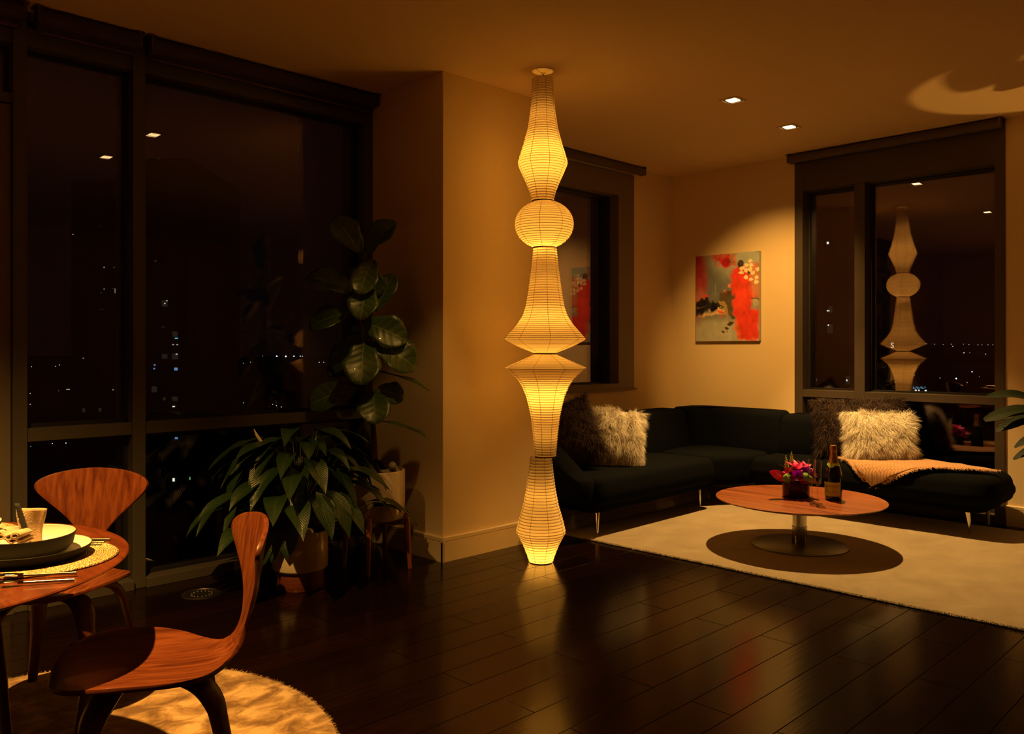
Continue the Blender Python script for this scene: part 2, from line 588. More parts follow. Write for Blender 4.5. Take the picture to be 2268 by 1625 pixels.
fr2 = ring(4.45, .90, 5.968, 2.80, 4.62, .945, 5.743, 2.60, -0.012, .09)
fr2.build('window_frame', M_frame2, win2, smooth=False, bevel=.002)
MB().box(4.43, -.03, .885, 5.985, 0.0, .90).build('window_sill', M_frame2, win2, smooth=False, bevel=.002)
MB().box(4.60, .15, .93, 5.76, .17, 2.62).build('glass_pane', M_pane, win2, smooth=False)
ring(4.60, .90, 5.78, 2.64, 4.64, .955, 5.725, 2.585, .09, .20).build('pane_gasket', M_gasket, win2, smooth=False)

# --- window_3: floor to ceiling window behind the right wing of the sofa
win3 = tag(empty('window_3', (XR, 0, 0)), kind='structure')
GY = ((1.755, 2.675), (2.757, 3.19))
fr3 = MB()
fr3.box(-.012, 1.69, 0, .10, 1.755, HC).box(-.012, 3.19, 0, .10, 3.26, HC)
fr3.build('window_jamb', M_frame3, win3, smooth=False, bevel=.002)
MB().box(-.012, 1.755, 2.567, .10, 3.19, HC - .001).build('head_panel', M_frame3, win3, smooth=False, bevel=.002)
MB().box(-.008, 2.675, .06, .10, 2.757, 2.567).build('mullion', M_frame3, win3, smooth=False, bevel=.002)
for a, b in GY:
    MB().box(-.008, a, .848, .10, b, .908).build('cross_rail', M_frame3, win3, smooth=False, bevel=.002)
    MB().box(-.008, a, 0, .10, b, .06).build('bottom_rail', M_frame3, win3, smooth=False, bevel=.002)
    for z0, z1 in ((.06, .848), (.908, 2.567)):
        c = Vector((.14, (a + b) / 2, 0))
        p = MB().box(-.009, a - c.y - .03, z0 - .02, .009, b - c.y + .03, z1 + .02).build('glass_pane', M_pane if z0 > .5 else M_pane_dim, win3, smooth=False)
        p.location = c
        p.rotation_euler = (0, 0, 0.041)
        ring(a - .04, z0 - .03, b + .04, z1 + .03, a + .012, z0 + .012, b - .012, z1 - .012, .10, .22, 'x').build('pane_gasket', M_gasket, win3, smooth=False)


# --- roller blinds
def blind(name, a, b, fixed, axis, label, parent_col=M_blind, brk=(0, 1), r=.040, z=2.832, hem=True):
    t = tag(empty(name, (a, fixed, HC) if axis == 'x' else (fixed, b, HC)), label, 'roller blind', 'roller blinds rolled up above the windows')
    ln = b - a
    Mx = Matrix.Rotation(PI / 2, 4, 'Y') if axis == 'x' else Matrix.Rotation(PI / 2, 4, 'X')
    prof = [(r, .012), (r, ln - .012)]
    zc = z - HC
    mb = MB().lathe(prof, 32, Matrix.Translation((0, 0, zc)) @ Mx, True, True)
    mb.build('fabric_roll', parent_col, t)
    mb = MB()
    if axis == 'x':
        mb.box(.01, r - .012, zc - .062, ln - .01, r - .004, zc)
        hb = MB().box(.02, r - .016, zc - .070, ln - .02, r, zc - .056)
    else:
        mb.box(r - .012, -ln + .01, zc - .062, r - .004, -.01, zc)
        hb = MB().box(r - .016, -ln + .02, zc - .070, r, -.02, zc - .056)
    if hem:
        mb.build('fabric_drop', parent_col, t, smooth=False)
        hb.build('hem_bar', M_bracket, t, smooth=False, bevel=.003)
    for e in brk:
        s = .0 if e == 0 else ln - .014
        mb = MB()
        if axis == 'x':
            mb.box(s, -.034, zc - .034, s + .014, .034, 0).box(s - .012, -.03, -.012, s + .026, .05, 0)
        else:
            mb.box(-.034, -s - .014, zc - .034, .034, -s, 0).box(-.03, -s - .026, -.012, .05, -s + .012, 0)
        mb.build('bracket', M_bracket, t, smooth=False, bevel=.004)
    return t


blind('roller_blind', -.2, 1.085, 4.365, 'x', 'dark brown roller blind above the balcony door')
blind('roller_blind', 1.130, 1.612, 4.365, 'x', 'short dark brown roller blind above the narrow tall pane')
blind('roller_blind', 1.655, 3.085, 4.365, 'x', 'long dark brown roller blind ending against the pillar')
blind('roller_blind', 4.40, 6.04, 4.44, 'x', 'brown roller blind on the small window behind the paper lamp', M_blind2, r=.036, z=2.84, hem=False)
blind('roller_blind', 1.70, 3.29, 6.51, 'y', 'brown roller blind above the tall window behind the sofa', M_blind2, r=.036, z=2.84, hem=False)


# ------------------------------------------------------------------ recessed downlights
M_lens = emitter('downlight_lens', (1.0, 0.62, 0.22), 14.0)
M_trim = mat('white_downlight_trim', (0.55, 0.42, 0.25), 0.4)


def downlight(x, y, label):
    t = tag(empty('recessed_downlight', (x, y, HC)), label, 'ceiling light', 'square recessed downlights')
    ring(-.065, -.065, .065, .065, -.052, -.052, .052, .052, 0, 0)
    mb = MB()
    for a in ((-.065, -.065, -.055, .065), (.055, -.065, .065, .065), (-.055, -.065, .055, -.055), (-.055, .055, .055, .065)):
        mb.box(a[0], a[1], -.006, a[2], a[3], 0)
    mb.build('trim_ring', M_trim, t, smooth=False, bevel=.001)
    MB().box(-.055, -.055, -.002, .055, .055, 0).build('reflector', M_black, t, smooth=False)
    MB().box(-.034, -.034, -.005, .034, .034, -.002).build('lens', M_lens, t, smooth=False)
    return t


downlight(4.815, 2.82, 'lit square downlight in the ceiling nearer the paper lamp')
downlight(5.69, 2.87, 'lit square downlight in the ceiling nearer the painted corner wall')
downlight(2.45, 2.65, 'lit square downlight mirrored in the wide dark pane')
downlight(2.45, 1.63, 'lit square downlight mirrored in the narrow dark pane')


# ------------------------------------------------------------------ the paper lamp
PX = 4.82 / 1820.0                      # metres for a pixel at the lamp


def lamp():
    c = FWD * 4.82 + RIGHT * ((1203 - 1134) * PX)
    t = tag(empty('paper_lantern_lamp', (c.x, c.y, 0)), 'tall glowing column lamp of five stacked ribbed paper lanterns', 'lamp')
    m = bpy.data.materials.new('washi_paper')
    m.use_nodes = True
    nt = m.node_tree
    nt.nodes.clear()
    out = nt.nodes.new('ShaderNodeOutputMaterial')
    tr = nt.nodes.new('ShaderNodeBsdfTranslucent')
    df = nt.nodes.new('ShaderNodeBsdfDiffuse')
    tp = nt.nodes.new('ShaderNodeBsdfTransparent')
    tc = nt.nodes.new('ShaderNodeTexCoord')
    nz = nt.nodes.new('ShaderNodeTexNoise'); nz.inputs['Scale'].default_value = 14; nz.inputs['Detail'].default_value = 6
    nt.links.new(tc.outputs['Object'], nz.inputs['Vector'])
    cr = nt.nodes.new('ShaderNodeValToRGB')
    cr.color_ramp.elements[0].position = .3; cr.color_ramp.elements[0].color = (.90, .83, .66, 1)
    cr.color_ramp.elements[1].position = .7; cr.color_ramp.elements[1].color = (.96, .90, .74, 1)
    nt.links.new(nz.outputs[0], cr.inputs[0])
    nt.links.new(cr.outputs[0], tr.inputs[0]); nt.links.new(cr.outputs[0], df.inputs[0])
    tp.inputs[0].default_value = (1, .95, .85, 1)
    m1 = nt.nodes.new('ShaderNodeMixShader'); m1.inputs[0].default_value = .50
    nt.links.new(df.outputs[0], m1.inputs[1]); nt.links.new(tr.outputs[0], m1.inputs[2])
    m2 = nt.nodes.new('ShaderNodeMixShader'); m2.inputs[0].default_value = .19
    nt.links.new(m1.outputs[0], m2.inputs[1]); nt.links.new(tp.outputs[0], m2.inputs[2])
    nt.links.new(m2.outputs[0], out.inputs[0])
    rib_m = mat('bamboo_rib', (0.30, 0.15, 0.05), 0.7)
    seam_m = mat('seam_thread', (0.22, 0.11, 0.04), 0.8)
    ring_m = mat('dark_wire_ring', (0.05, 0.03, 0.02), 0.6)
    shades = [
        (1202, [(174, 22), (210, 24.2), (248, 27.2), (285, 33), (321, 42.5), (345, 50), (357, 53.6), (362, 54), (368, 52.4), (384, 45.5), (406, 35.5), (425, 28), (444, 23.4)], 350),
        (1205.5, [(447, 24)] + [(497 + 53.6 * math.sin(a), 64.5 * math.cos(a)) for a in [math.radians(d) for d in range(-66, 67, 11)]] + [(547, 24.6)], 527),
        (1207, [(549, 25), (575, 27.6), (598, 30.2), (645, 36.5), (680, 42.5), (699, 49), (718, 61), (737, 78), (751, 89.7), (757, 80), (768, 58), (781, 25)], 728),
        (1208, [(785, 25), (799, 56), (814, 90), (825, 77), (840, 61), (855, 51.3), (878, 41.5), (901, 35.8), (924, 31.2), (966, 26.3), (1009, 23)], 868),
        (1198, [(1012, 23.4), (1046, 26.9), (1085, 32), (1119, 38.8), (1149, 47.6), (1174, 53.6), (1180, 53), (1188, 48.2), (1207, 38.5), (1230, 29.5), (1250, 23.2)], 1222),
    ]
    zpx = lambda y: 1.25 - (y - 772) * PX
    for si, (cx, prof, by) in enumerate(shades):
        off = RIGHT * ((cx - 1203) * PX)
        ys = [p[0] for p in prof]
        hw = [p[1] for p in prof]
        # walk down the profile in even steps of arc length, one step per rib
        fine_y = np.linspace(ys[0], ys[-1], 400)
        fine_w = np.interp(fine_y, ys, hw)
        k = np.ones(9) / 9
        sm = np.convolve(np.pad(fine_w, 4, mode='edge'), k, mode='valid')
        fine_w = 0.5 * fine_w + 0.5 * sm
        arc = np.concatenate([[0], np.cumsum(np.hypot(np.diff(fine_y), np.diff(fine_w)))])
        nrib = int(round(arc[-1] / (5.6 if si != 4 else 6.6)))
        a_s = np.linspace(0, arc[-1], nrib + 1)
        ry = np.interp(a_s, arc, fine_y); rw = np.interp(a_s, arc, fine_w)
        pr = []
        for i in range(nrib):
            pr.append((max(rw[i], 4) * PX, zpx(ry[i])))
            for q in (.35, .65):
                a = a_s[i] + (a_s[i + 1] - a_s[i]) * q
                yy = float(np.interp(a, arc, fine_y)); ww = float(np.interp(a, arc, fine_w))
                pr.append(((ww + 1.15) * PX, zpx(yy)))
        pr.append((rw[-1] * PX, zpx(ry[-1])))
        pz = min(z for _, z in pr)
        if pz < .004: pr = [(r, max(z, .004)) for r, z in pr]
        sh = MB().lathe([(r, z) for r, z in pr], 64).build('paper_shade', m, t, angle=180)
        sh.location = off
        rb = MB()
        for i in range(0, nrib + 1):
            r0 = rw[i] * PX - .0002
            z0 = max(zpx(ry[i]), .005)
            rr = .0014
            seg = 64
            vs, fs = [], []
            for kk in range(seg):
                an = 2 * PI * kk / seg
                for (dr_, dz_) in ((-rr, 0), (0, rr), (rr, 0), (0, -rr)):
                    vs.append(((r0 + dr_) * math.cos(an), (r0 + dr_) * math.sin(an), z0 + dz_))
            for kk in range(seg):
                k2 = (kk + 1) % seg
                for q in range(4):
                    fs.append((kk * 4 + q, k2 * 4 + q, k2 * 4 + (q + 1) % 4, kk * 4 + (q + 1) % 4))
            rb.add(vs, fs)
        rb.build('bamboo_rib', rib_m, sh)
        sm_ = MB()
        ph = [.25, .6, .1, .45, .3][si]
        for kk in range(8):
            an = 2 * PI * kk / 8 + ph
            path = [((r + .0008) * math.cos(an), (r + .0008) * math.sin(an), z) for r, z in pr[::2]]
            sm_.tube(path, .0011, 4)
        sm_.build('seam_thread', seam_m, sh)
        if si in (0, 1, 2, 3):
            rr_ = rw[-1] * PX + .001
            mb = MB()
            zz = zpx(ry[-1]) - .004
            mb.lathe([(rr_ - .003, zz - .004), (rr_, zz - .004), (rr_, zz + .004), (rr_ - .003, zz + .004), (rr_ - .003, zz - .004)], 48)
            o = mb.build('joint_ring', ring_m, t)
            o.location = off
        for bi, by, bw in LAMP_BULBS_AND_FILL:
            if bi != si: continue
            ld = bpy.data.lights.new('lantern_bulb_or_fill', 'POINT')
            ld.energy = bw
            ld.color = BULB
            ld.shadow_soft_size = .035
            lo = bpy.data.objects.new('lantern_bulb_or_fill', ld)
            COL.objects.link(lo)
            lo.visible_glossy = False      # bulbs and fill lights stay out of reflections
            lo.parent = t
            lo.location = off + Vector((0, 0, zpx(by)))
    MB().lathe([(.004, zpx(174)), (.004, HC - .02)], 8).build('cord', ring_m, t)
    MB().lathe([(.0, HC - .020), (.010, HC - .020), (.014, HC - .013), (.045, HC - .010), (.064, HC - .005), (.066, HC)], 40).build('ceiling_canopy', M_base, t)
    wire = MB()
    for a in (0, PI / 2):
        r0 = 22 * PX
        wire.tube([(r0 * math.cos(a), r0 * math.sin(a), zpx(175)), (0, 0, zpx(172)), (-r0 * math.cos(a), -r0 * math.sin(a), zpx(175))], .0018, 6)
    wire.build('top_wire', ring_m, t)
    MB().lathe([(0, .001), (23.5 * PX, .001), (23.5 * PX, .008), (0, .008)], 48).build('foot_ring', ring_m, t).location = RIGHT * ((1198 - 1203) * PX)


lamp()

# ------------------------------------------------------------------ rugs
def rug_material(name, c1, c2, c3, scale, lo=.33, hi=.68):
    m = mat(name, c2, 0.9, spec=0.1, sheen=0.35)
    nz = N(m, 'ShaderNodeTexNoise')
    nz.inputs['Scale'].default_value = scale
    nz.inputs['Detail'].default_value = 6
    nz.inputs['Roughness'].default_value = 0.62
    nz.inputs['Distortion'].default_value = 0.5
    L(m, coords(m, (1.0, 1.25, 1.0)), nz.inputs['Vector'])
    r = ramp(m, nz.outputs[0], [(lo, c1), (0.5, c2), (hi, c3)])
    L(m, r.outputs[0], bsdf(m).inputs['Base Color'])
    n2 = N(m, 'ShaderNodeTexNoise')
    n2.inputs['Scale'].default_value = 320
    n2.inputs['Detail'].default_value = 3
    L(m, coords(m), n2.inputs['Vector'])
    b1 = N(m, 'ShaderNodeBump'); b1.inputs['Strength'].default_value = .5; b1.inputs['Distance'].default_value = .004
    L(m, n2.outputs[0], b1.inputs['Height'])
    b2 = N(m, 'ShaderNodeBump'); b2.inputs['Strength'].default_value = .35; b2.inputs['Distance'].default_value = .02
    L(m, nz.outputs[0], b2.inputs['Height'])
    L(m, b1.outputs[0], b2.inputs['Normal'])
    L(m, b2.outputs[0], bsdf(m).inputs['Normal'])
    return m


M_rug = rug_material('sand_velvet_rug', (0.32, 0.258, 0.172), (0.36, 0.292, 0.196), (0.41, 0.34, 0.235), 4.0, .34, .68)
M_rug2 = rug_material('golden_velvet_rug', (0.13, 0.066, 0.020), (0.27, 0.16, 0.062), (0.46, 0.31, 0.15), 9.0, .39, .61)


def tufts(edge_pts, normals, n, ln, wd, z0, z1):
    """little yarn ends along an edge"""
    mb = MB()
    for _ in range(n):
        i = random.randrange(len(edge_pts))
        p = Vector(edge_pts[i]); q = Vector(edge_pts[(i + 1) % len(edge_pts)])
        if (q - p).length > .2: continue
        b = p.lerp(q, random.random())
        nrm = Vector(normals[i])
        tdir = Vector((-nrm.y, nrm.x, 0))
        l = ln * random.uniform(.5, 1.2)
        zz = random.uniform(z0, z1)
        b = Vector((b.x, b.y, zz)) - nrm * .004
        tip = b + nrm * l + tdir * random.uniform(-.4, .4) * l + Vector((0, 0, random.uniform(-.006, .006)))
        tip.z = max(tip.z, .002)
        mb.add([b - tdir * wd, b + tdir * wd, b + Vector((0, 0, wd)), tip], [(0, 1, 3), (1, 2, 3), (2, 0, 3)])
    return mb


def living_rug():
    x0, x1, y0, y1 = 4.115, 6.42, 0.55, 3.72
    nx, ny = 40, 52
    vs, fs = [], []
    for j in range(ny + 1):
        for i in range(nx + 1):
            x = x0 + (x1 - x0) * i / nx; y = y0 + (y1 - y0) * j / ny
            wob = noise.noise(Vector((x * 3, y * 3, 0))) * .006
            if i == 0: x += wob - .03 * (y - 3.7) / 3.1 * 0
            if j in (0, ny): y += wob
            edge = min(i, nx - i, j, ny - j)
            z = .012 if edge else .004
            z += .0012 * noise.noise(Vector((x * 9, y * 9, 2)))
            vs.append((x, y, z))
    for j in range(ny):
        for i in range(nx):
            a = j * (nx + 1) + i
            fs.append((a, a + 1, a + nx + 2, a + nx + 1))
    mb = MB().add(vs, fs)
    for i, p in enumerate(mb.v):                                  # the near edge runs slightly askew
        k = (p[0] - x1) / (x0 - x1)
        mb.v[i] = (p[0] + k * .045 * (y1 - p[1]) / 2.7, p[1], p[2])
    o = tag(mb.build('area_rug', M_rug), 'large pale sand velvet rug under the coffee table and sofa', 'rug')
    ep = [mb.v[j * (nx + 1)] for j in range(ny + 1)]
    ep2 = []
    for a, b in zip(ep[:-1], ep[1:]):
        for q in range(3): ep2.append(Vector(a).lerp(Vector(b), q / 3))
    tufts(ep2, [(-1, 0, 0)] * len(ep2), 5200, .013, .0016, .003, .013).build('pile_edge', M_rug, o, smooth=False)


living_rug()


def dining_rug():
    cx, cy, R = 0.636, 2.654, 0.905
    prof = [(0.0, .011), (.2, .011), (.4, .0115), (.6, .011), (.8, .0115), (R - .012, .011), (R - .003, .008), (R, .001)]
    o = MB().lathe(prof, 96, Matrix.Translation((cx, cy, 0))).build('round_rug', M_rug2)
    tag(o, 'round golden brown velvet rug under the dining table', 'rug')
    ep = [(cx + R * math.cos(a), cy + R * math.sin(a), 0) for a in np.linspace(0, 2 * PI, 300, endpoint=False)]
    nm = [(math.cos(a), math.sin(a), 0) for a in np.linspace(0, 2 * PI, 300, endpoint=False)]
    tufts(ep, nm, 3600, .011, .0013, .002, .011).build('pile_edge', M_rug2, o, smooth=False)


dining_rug()


# ------------------------------------------------------------------ sofa
def round_poly(pts, r, n=6):
    out = []
    k = len(pts)
    for i in range(k):
        p = Vector((*pts[i], 0)); a = Vector((*pts[i - 1], 0)); b = Vector((*pts[(i + 1) % k], 0))
        rr = r[i] if hasattr(r, '__len__') else r
        d1 = (a - p).normalized(); d2 = (b - p).normalized()
        ang = d1.angle(d2)
        t = min(rr / math.tan(ang / 2), (a - p).length * .48, (b - p).length * .48)
        s, e = p + d1 * t, p + d2 * t
        for q in range(n + 1):
            u = q / n
            out.append(((1 - u) ** 2 * s + 2 * u * (1 - u) * p + u * u * e).to_2d())
    # even spacing
    loop = out + [out[0]]
    seg = [(loop[i + 1] - loop[i]).length for i in range(len(out))]
    tot = sum(seg)
    m = max(32, int(tot / .045))
    res, i, acc = [], 0, 0.0
    for q in range(m):
        s = tot * q / m
        while i < len(seg) - 1 and acc + seg[i] < s:
            acc += seg[i]; i += 1
        u = (s - acc) / seg[i] if seg[i] > 1e-9 else 0
        res.append(loop[i].lerp(loop[i + 1], u))
    return res


def pad(pts, z0, z1, corner, r=.05, crown=.015, bulge=.0, top_fn=None):
    """upholstered block over a plan outline: rounded lower and upper edges, softly crowned top"""
    P = round_poly(pts, corner)
    n = len(P)
    area = sum(P[i].x * P[(i + 1) % n].y - P[(i + 1) % n].x * P[i].y for i in range(n))
    if area < 0: P = P[::-1]
    nor = []
    for i in range(n):
        d = (P[(i + 1) % n] - P[i - 1]).normalized()
        nor.append(Vector((d.y, -d.x)))
    cen = sum(P, Vector((0, 0))) / n
    rings = []
    rb = r * .5
    for a in (0, 30, 60, 90):
        t = math.radians(a)
        rings.append((rb * (1 - math.sin(t)), z0 + rb * (1 - math.cos(t)), 0))
    for q in (.33, .66):
        rings.append((-bulge * math.sin(PI * q), z0 + rb + (z1 - r - z0 - rb) * q, 0))
    for a in (0, 18, 36, 54, 72, 90):
        t = math.radians(a)
        rings.append((r * (1 - math.cos(t)), z1 - r + r * math.sin(t), 0))
    vs, fs = [], []
    for ins, z, _ in rings:
        for i in range(n):
            q = P[i] - nor[i] * ins
            vs.append((q.x, q.y, z))
    inner = [P[i] - nor[i] * r for i in range(n)]
    for s in (.8, .6, .4, .2, .05):
        zz = z1 + crown * (1 - s * s)
        for i in range(n):
            q = cen + (inner[i] - cen) * s
            vs.append((q.x, q.y, zz))
    k = len(rings) + 5
    for j in range(k - 1):
        for i in range(n):
            i2 = (i + 1) % n
            fs.append((j * n + i, j * n + i2, (j + 1) * n + i2, (j + 1) * n + i))
    fs.append(tuple(range(n))[::-1])
    fs.append(tuple((k - 1) * n + i for i in range(n)))
    mb = MB().add(vs, fs)
    if top_fn:
        mb.v = [top_fn(p) for p in mb.v]
    return mb


def sofa():
    t = tag(empty('sectional_sofa', (5.9, 3.6, 0)), 'charcoal upholstered corner sofa with rounded seats and slim metal legs', 'sofa')
    off = Vector((-5.9, -3.6, 0))

    def part(mb, name, m=M_sofa, **k):
        mb.v = [tuple(Vector(p) + off) for p in mb.v]
        return mb.build(name, m, t, **k)
    ST = .405
    # seats
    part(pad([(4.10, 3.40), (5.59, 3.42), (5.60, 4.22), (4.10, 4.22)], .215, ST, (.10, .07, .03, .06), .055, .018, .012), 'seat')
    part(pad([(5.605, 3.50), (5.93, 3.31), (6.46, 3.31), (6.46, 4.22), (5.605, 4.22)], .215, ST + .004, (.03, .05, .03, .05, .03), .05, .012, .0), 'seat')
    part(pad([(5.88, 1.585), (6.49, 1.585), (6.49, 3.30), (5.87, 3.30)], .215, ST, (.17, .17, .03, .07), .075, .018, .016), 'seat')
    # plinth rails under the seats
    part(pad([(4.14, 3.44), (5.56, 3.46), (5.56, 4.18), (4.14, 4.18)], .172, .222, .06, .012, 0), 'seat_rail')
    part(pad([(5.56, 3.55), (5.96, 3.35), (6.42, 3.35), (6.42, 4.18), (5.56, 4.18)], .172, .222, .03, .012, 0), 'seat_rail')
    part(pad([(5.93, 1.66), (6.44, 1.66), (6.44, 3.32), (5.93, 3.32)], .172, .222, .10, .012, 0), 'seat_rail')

    # backs: blocks whose front leans away a little as they rise
    def lean(axis, amt, z0=.40, z1=.75):
        def f(p):
            k = max(0, min(1, (p[2] - z0) / (z1 - z0)))
            return (p[0] + (amt * k if axis == 'x' else 0), p[1] + (amt * k if axis == 'y' else 0), p[2])
        return f
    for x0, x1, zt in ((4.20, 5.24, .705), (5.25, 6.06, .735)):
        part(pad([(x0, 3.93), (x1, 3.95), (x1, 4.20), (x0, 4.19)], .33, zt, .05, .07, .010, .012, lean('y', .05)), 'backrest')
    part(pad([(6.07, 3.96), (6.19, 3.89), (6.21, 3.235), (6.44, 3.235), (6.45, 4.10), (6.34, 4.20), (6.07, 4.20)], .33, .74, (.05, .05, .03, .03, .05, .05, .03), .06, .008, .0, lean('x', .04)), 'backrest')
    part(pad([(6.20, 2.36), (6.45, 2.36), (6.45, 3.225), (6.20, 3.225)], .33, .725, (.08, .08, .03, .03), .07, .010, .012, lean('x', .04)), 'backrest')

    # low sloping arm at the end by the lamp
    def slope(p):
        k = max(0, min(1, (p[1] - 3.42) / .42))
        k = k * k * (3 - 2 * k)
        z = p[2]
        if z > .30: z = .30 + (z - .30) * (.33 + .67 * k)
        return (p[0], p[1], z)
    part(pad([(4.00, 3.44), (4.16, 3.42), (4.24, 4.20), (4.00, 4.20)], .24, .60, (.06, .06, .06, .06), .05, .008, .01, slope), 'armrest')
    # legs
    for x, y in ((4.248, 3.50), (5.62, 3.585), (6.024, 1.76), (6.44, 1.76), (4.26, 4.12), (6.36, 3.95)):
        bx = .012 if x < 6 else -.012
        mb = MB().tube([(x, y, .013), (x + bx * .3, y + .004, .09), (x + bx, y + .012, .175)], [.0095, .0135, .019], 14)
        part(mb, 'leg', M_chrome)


sofa()


# ------------------------------------------------------------------ fluffy cushions
def fur_cushion(name, label, loc, size, rot, col, dark, n, ln, seed, thick=.11, fur_w=.00085, curl=.5):
    rng = np.random.default_rng(seed)
    W_, H_ = size
    t = tag(empty(name, loc), label, 'cushion', 'fluffy cushions on the sofa')
    t.rotation_euler = rot
    core = noise_bump(mat(name + '_core', col, 0.95, sheen=0.3), 80, .6, .01)
    fm = mat(name + '_fur', col, 0.75, spec=0.25, sheen=0.2)
    nzv = coords(fm)
    noise_color(fm, 26, dark, col, .38, .62, nzv)

    def surf(u, v, side):
        e = (1 - np.abs(u) ** 3.2) * (1 - np.abs(v) ** 3.2)
        y = side * thick * np.clip(e, 0, 1) ** .55
        pin = 1 - .11 * (1 - np.abs(u) ** 2) * np.abs(v) ** 2
        pin2 = 1 - .11 * (1 - np.abs(v) ** 2) * np.abs(u) ** 2
        return np.stack([u * W_ / 2 * pin2, y, v * H_ / 2 * pin], -1)
    g = 18
    mb = MB()
    for side in (-1, 1):
        vs, fs = [], []
        for j in range(g + 1):
            for i in range(g + 1):
                vs.append(tuple(surf(np.float64(-1 + 2 * i / g), np.float64(-1 + 2 * j / g), side)))
        for j in range(g):
            for i in range(g):
                a = j * (g + 1) + i
                q = (a, a + 1, a + g + 2, a + g + 1)
                fs.append(q if side < 0 else q[::-1])
        mb.add(vs, fs)
    mb.build('cover', core, t)
    # fur: tapering, bent strands
    u = rng.uniform(-1, 1, n); v = rng.uniform(-1, 1, n)
    ne = n // 5                                        # denser along the seams, so the outline is ragged
    u[:ne // 2] = np.sign(u[:ne // 2]) * (1 - np.abs(rng.normal(0, .04, ne // 2)))
    v[ne // 2:ne] = np.sign(v[ne // 2:ne]) * (1 - np.abs(rng.normal(0, .04, ne - ne // 2)))
    u = np.clip(u, -.999, .999); v = np.clip(v, -.999, .999)
    side = np.where(rng.random(n) < .72, -1.0, 1.0)
    p = surf(u, v, side[:]) if False else np.stack([surf(u[i], v[i], side[i]) for i in range(n)])
    nrm = np.stack([u * .55 * np.abs(u), side * .9, v * .55 * np.abs(v)], -1)
    nrm += np.stack([np.sign(u) * np.abs(u) ** 6, np.zeros(n), np.sign(v) * np.abs(v) ** 6], -1) * 1.6
    # locks: neighbouring strands share a direction
    lock = np.array([[noise.noise(Vector((a[0] * 22, a[2] * 22, seed + k * 7))) for k in range(3)] for a in p])
    d = nrm + lock * .5 + rng.normal(0, .18, (n, 3))
    d /= np.linalg.norm(d, axis=1, keepdims=True)
    g3 = np.array(Matrix.Rotation(0, 3, 'X'))
    Rm = np.array(t.rotation_euler.to_matrix())
    down = np.array([0, 0, -1.0]) @ Rm
    l = ln * rng.uniform(.55, 1.15, n)[:, None]
    p1 = p + d * l * .38
    d2 = d * .55 + down * .55 + lock[:, [1, 2, 0]] * curl + rng.normal(0, .15, (n, 3))
    d2 /= np.linalg.norm(d2, axis=1, keepdims=True)
    p2 = p1 + d2 * l * .34
    d3 = d2 * .6 + down * .4 - lock[:, [2, 0, 1]] * curl + rng.normal(0, .2, (n, 3))
    d3 /= np.linalg.norm(d3, axis=1, keepdims=True)
    p3 = p2 + d3 * l * .30
    rnd = rng.normal(0, 1, (n, 3))
    s = np.cross(d, rnd); s /= np.linalg.norm(s, axis=1, keepdims=True)
    w0, w1, w2 = fur_w, fur_w * 1.05, fur_w * .7
    V = np.stack([p - s * w0, p + s * w0, p1 - s * w1, p1 + s * w1, p2 - s * w2, p2 + s * w2, p3], 1).reshape(-1, 3)
    base = (np.arange(n) * 7)[:, None]
    me = bpy.data.meshes.new('fur')
    F = np.concatenate([base + np.array([[0, 1, 3]]), base + np.array([[0, 3, 2]]), base + np.array([[2, 3, 5]]), base + np.array([[2, 5, 4]]), base + np.array([[4, 5, 6]])]).astype(np.int32)
    me.vertices.add(len(V)); me.vertices.foreach_set('co', V.astype(np.float32).ravel())
    me.loops.add(F.size); me.loops.foreach_set('vertex_index', F.ravel())
    me.polygons.add(len(F)); me.polygons.foreach_set('loop_start', (np.arange(len(F)) * 3).astype(np.int32))
    me.update(calc_edges=True)
    me.materials.append(fm)
    o = bpy.data.objects.new('fur', me)
    COL.objects.link(o)
    o.parent = t
    return t


CREAM, CREAM_D = (0.92, 0.87, 0.76), (0.80, 0.73, 0.60)
BROWN, BROWN_D = (0.045, 0.018, 0.009), (0.024, 0.009, 0.005)
R_ = math.radians
yaw_cam = math.atan2(-FWD.x, FWD.y)
fur_cushion('fluffy_cushion', 'cream fluffy cushion leaning on a brown one behind the paper lamp', (4.72, 3.70, .605), (.315, .355), (R_(-14), R_(7), yaw_cam + R_(6)), CREAM, CREAM_D, 21000, .088, 11, .075)
fur_cushion('fluffy_cushion', 'brown fluffy cushion against the sloping sofa arm behind the lamp', (4.36, 3.86, .65), (.40, .42), (R_(-20), R_(-22), yaw_cam - R_(8)), BROWN, BROWN_D, 12000, .080, 12, .075)
fur_cushion('fluffy_cushion', 'cream fluffy cushion sitting on the peach throw', (6.20, 2.42, .585), (.46, .335), (R_(-20), R_(2), yaw_cam - R_(2)), CREAM, CREAM_D, 24000, .095, 13, .08)
fur_cushion('fluffy_cushion', 'wide brown fluffy cushion below the tall window', (6.27, 2.60, .655), (.63, .395), (R_(-14), R_(-2), yaw_cam - R_(8)), BROWN, BROWN_D, 14000, .085, 14, .075)


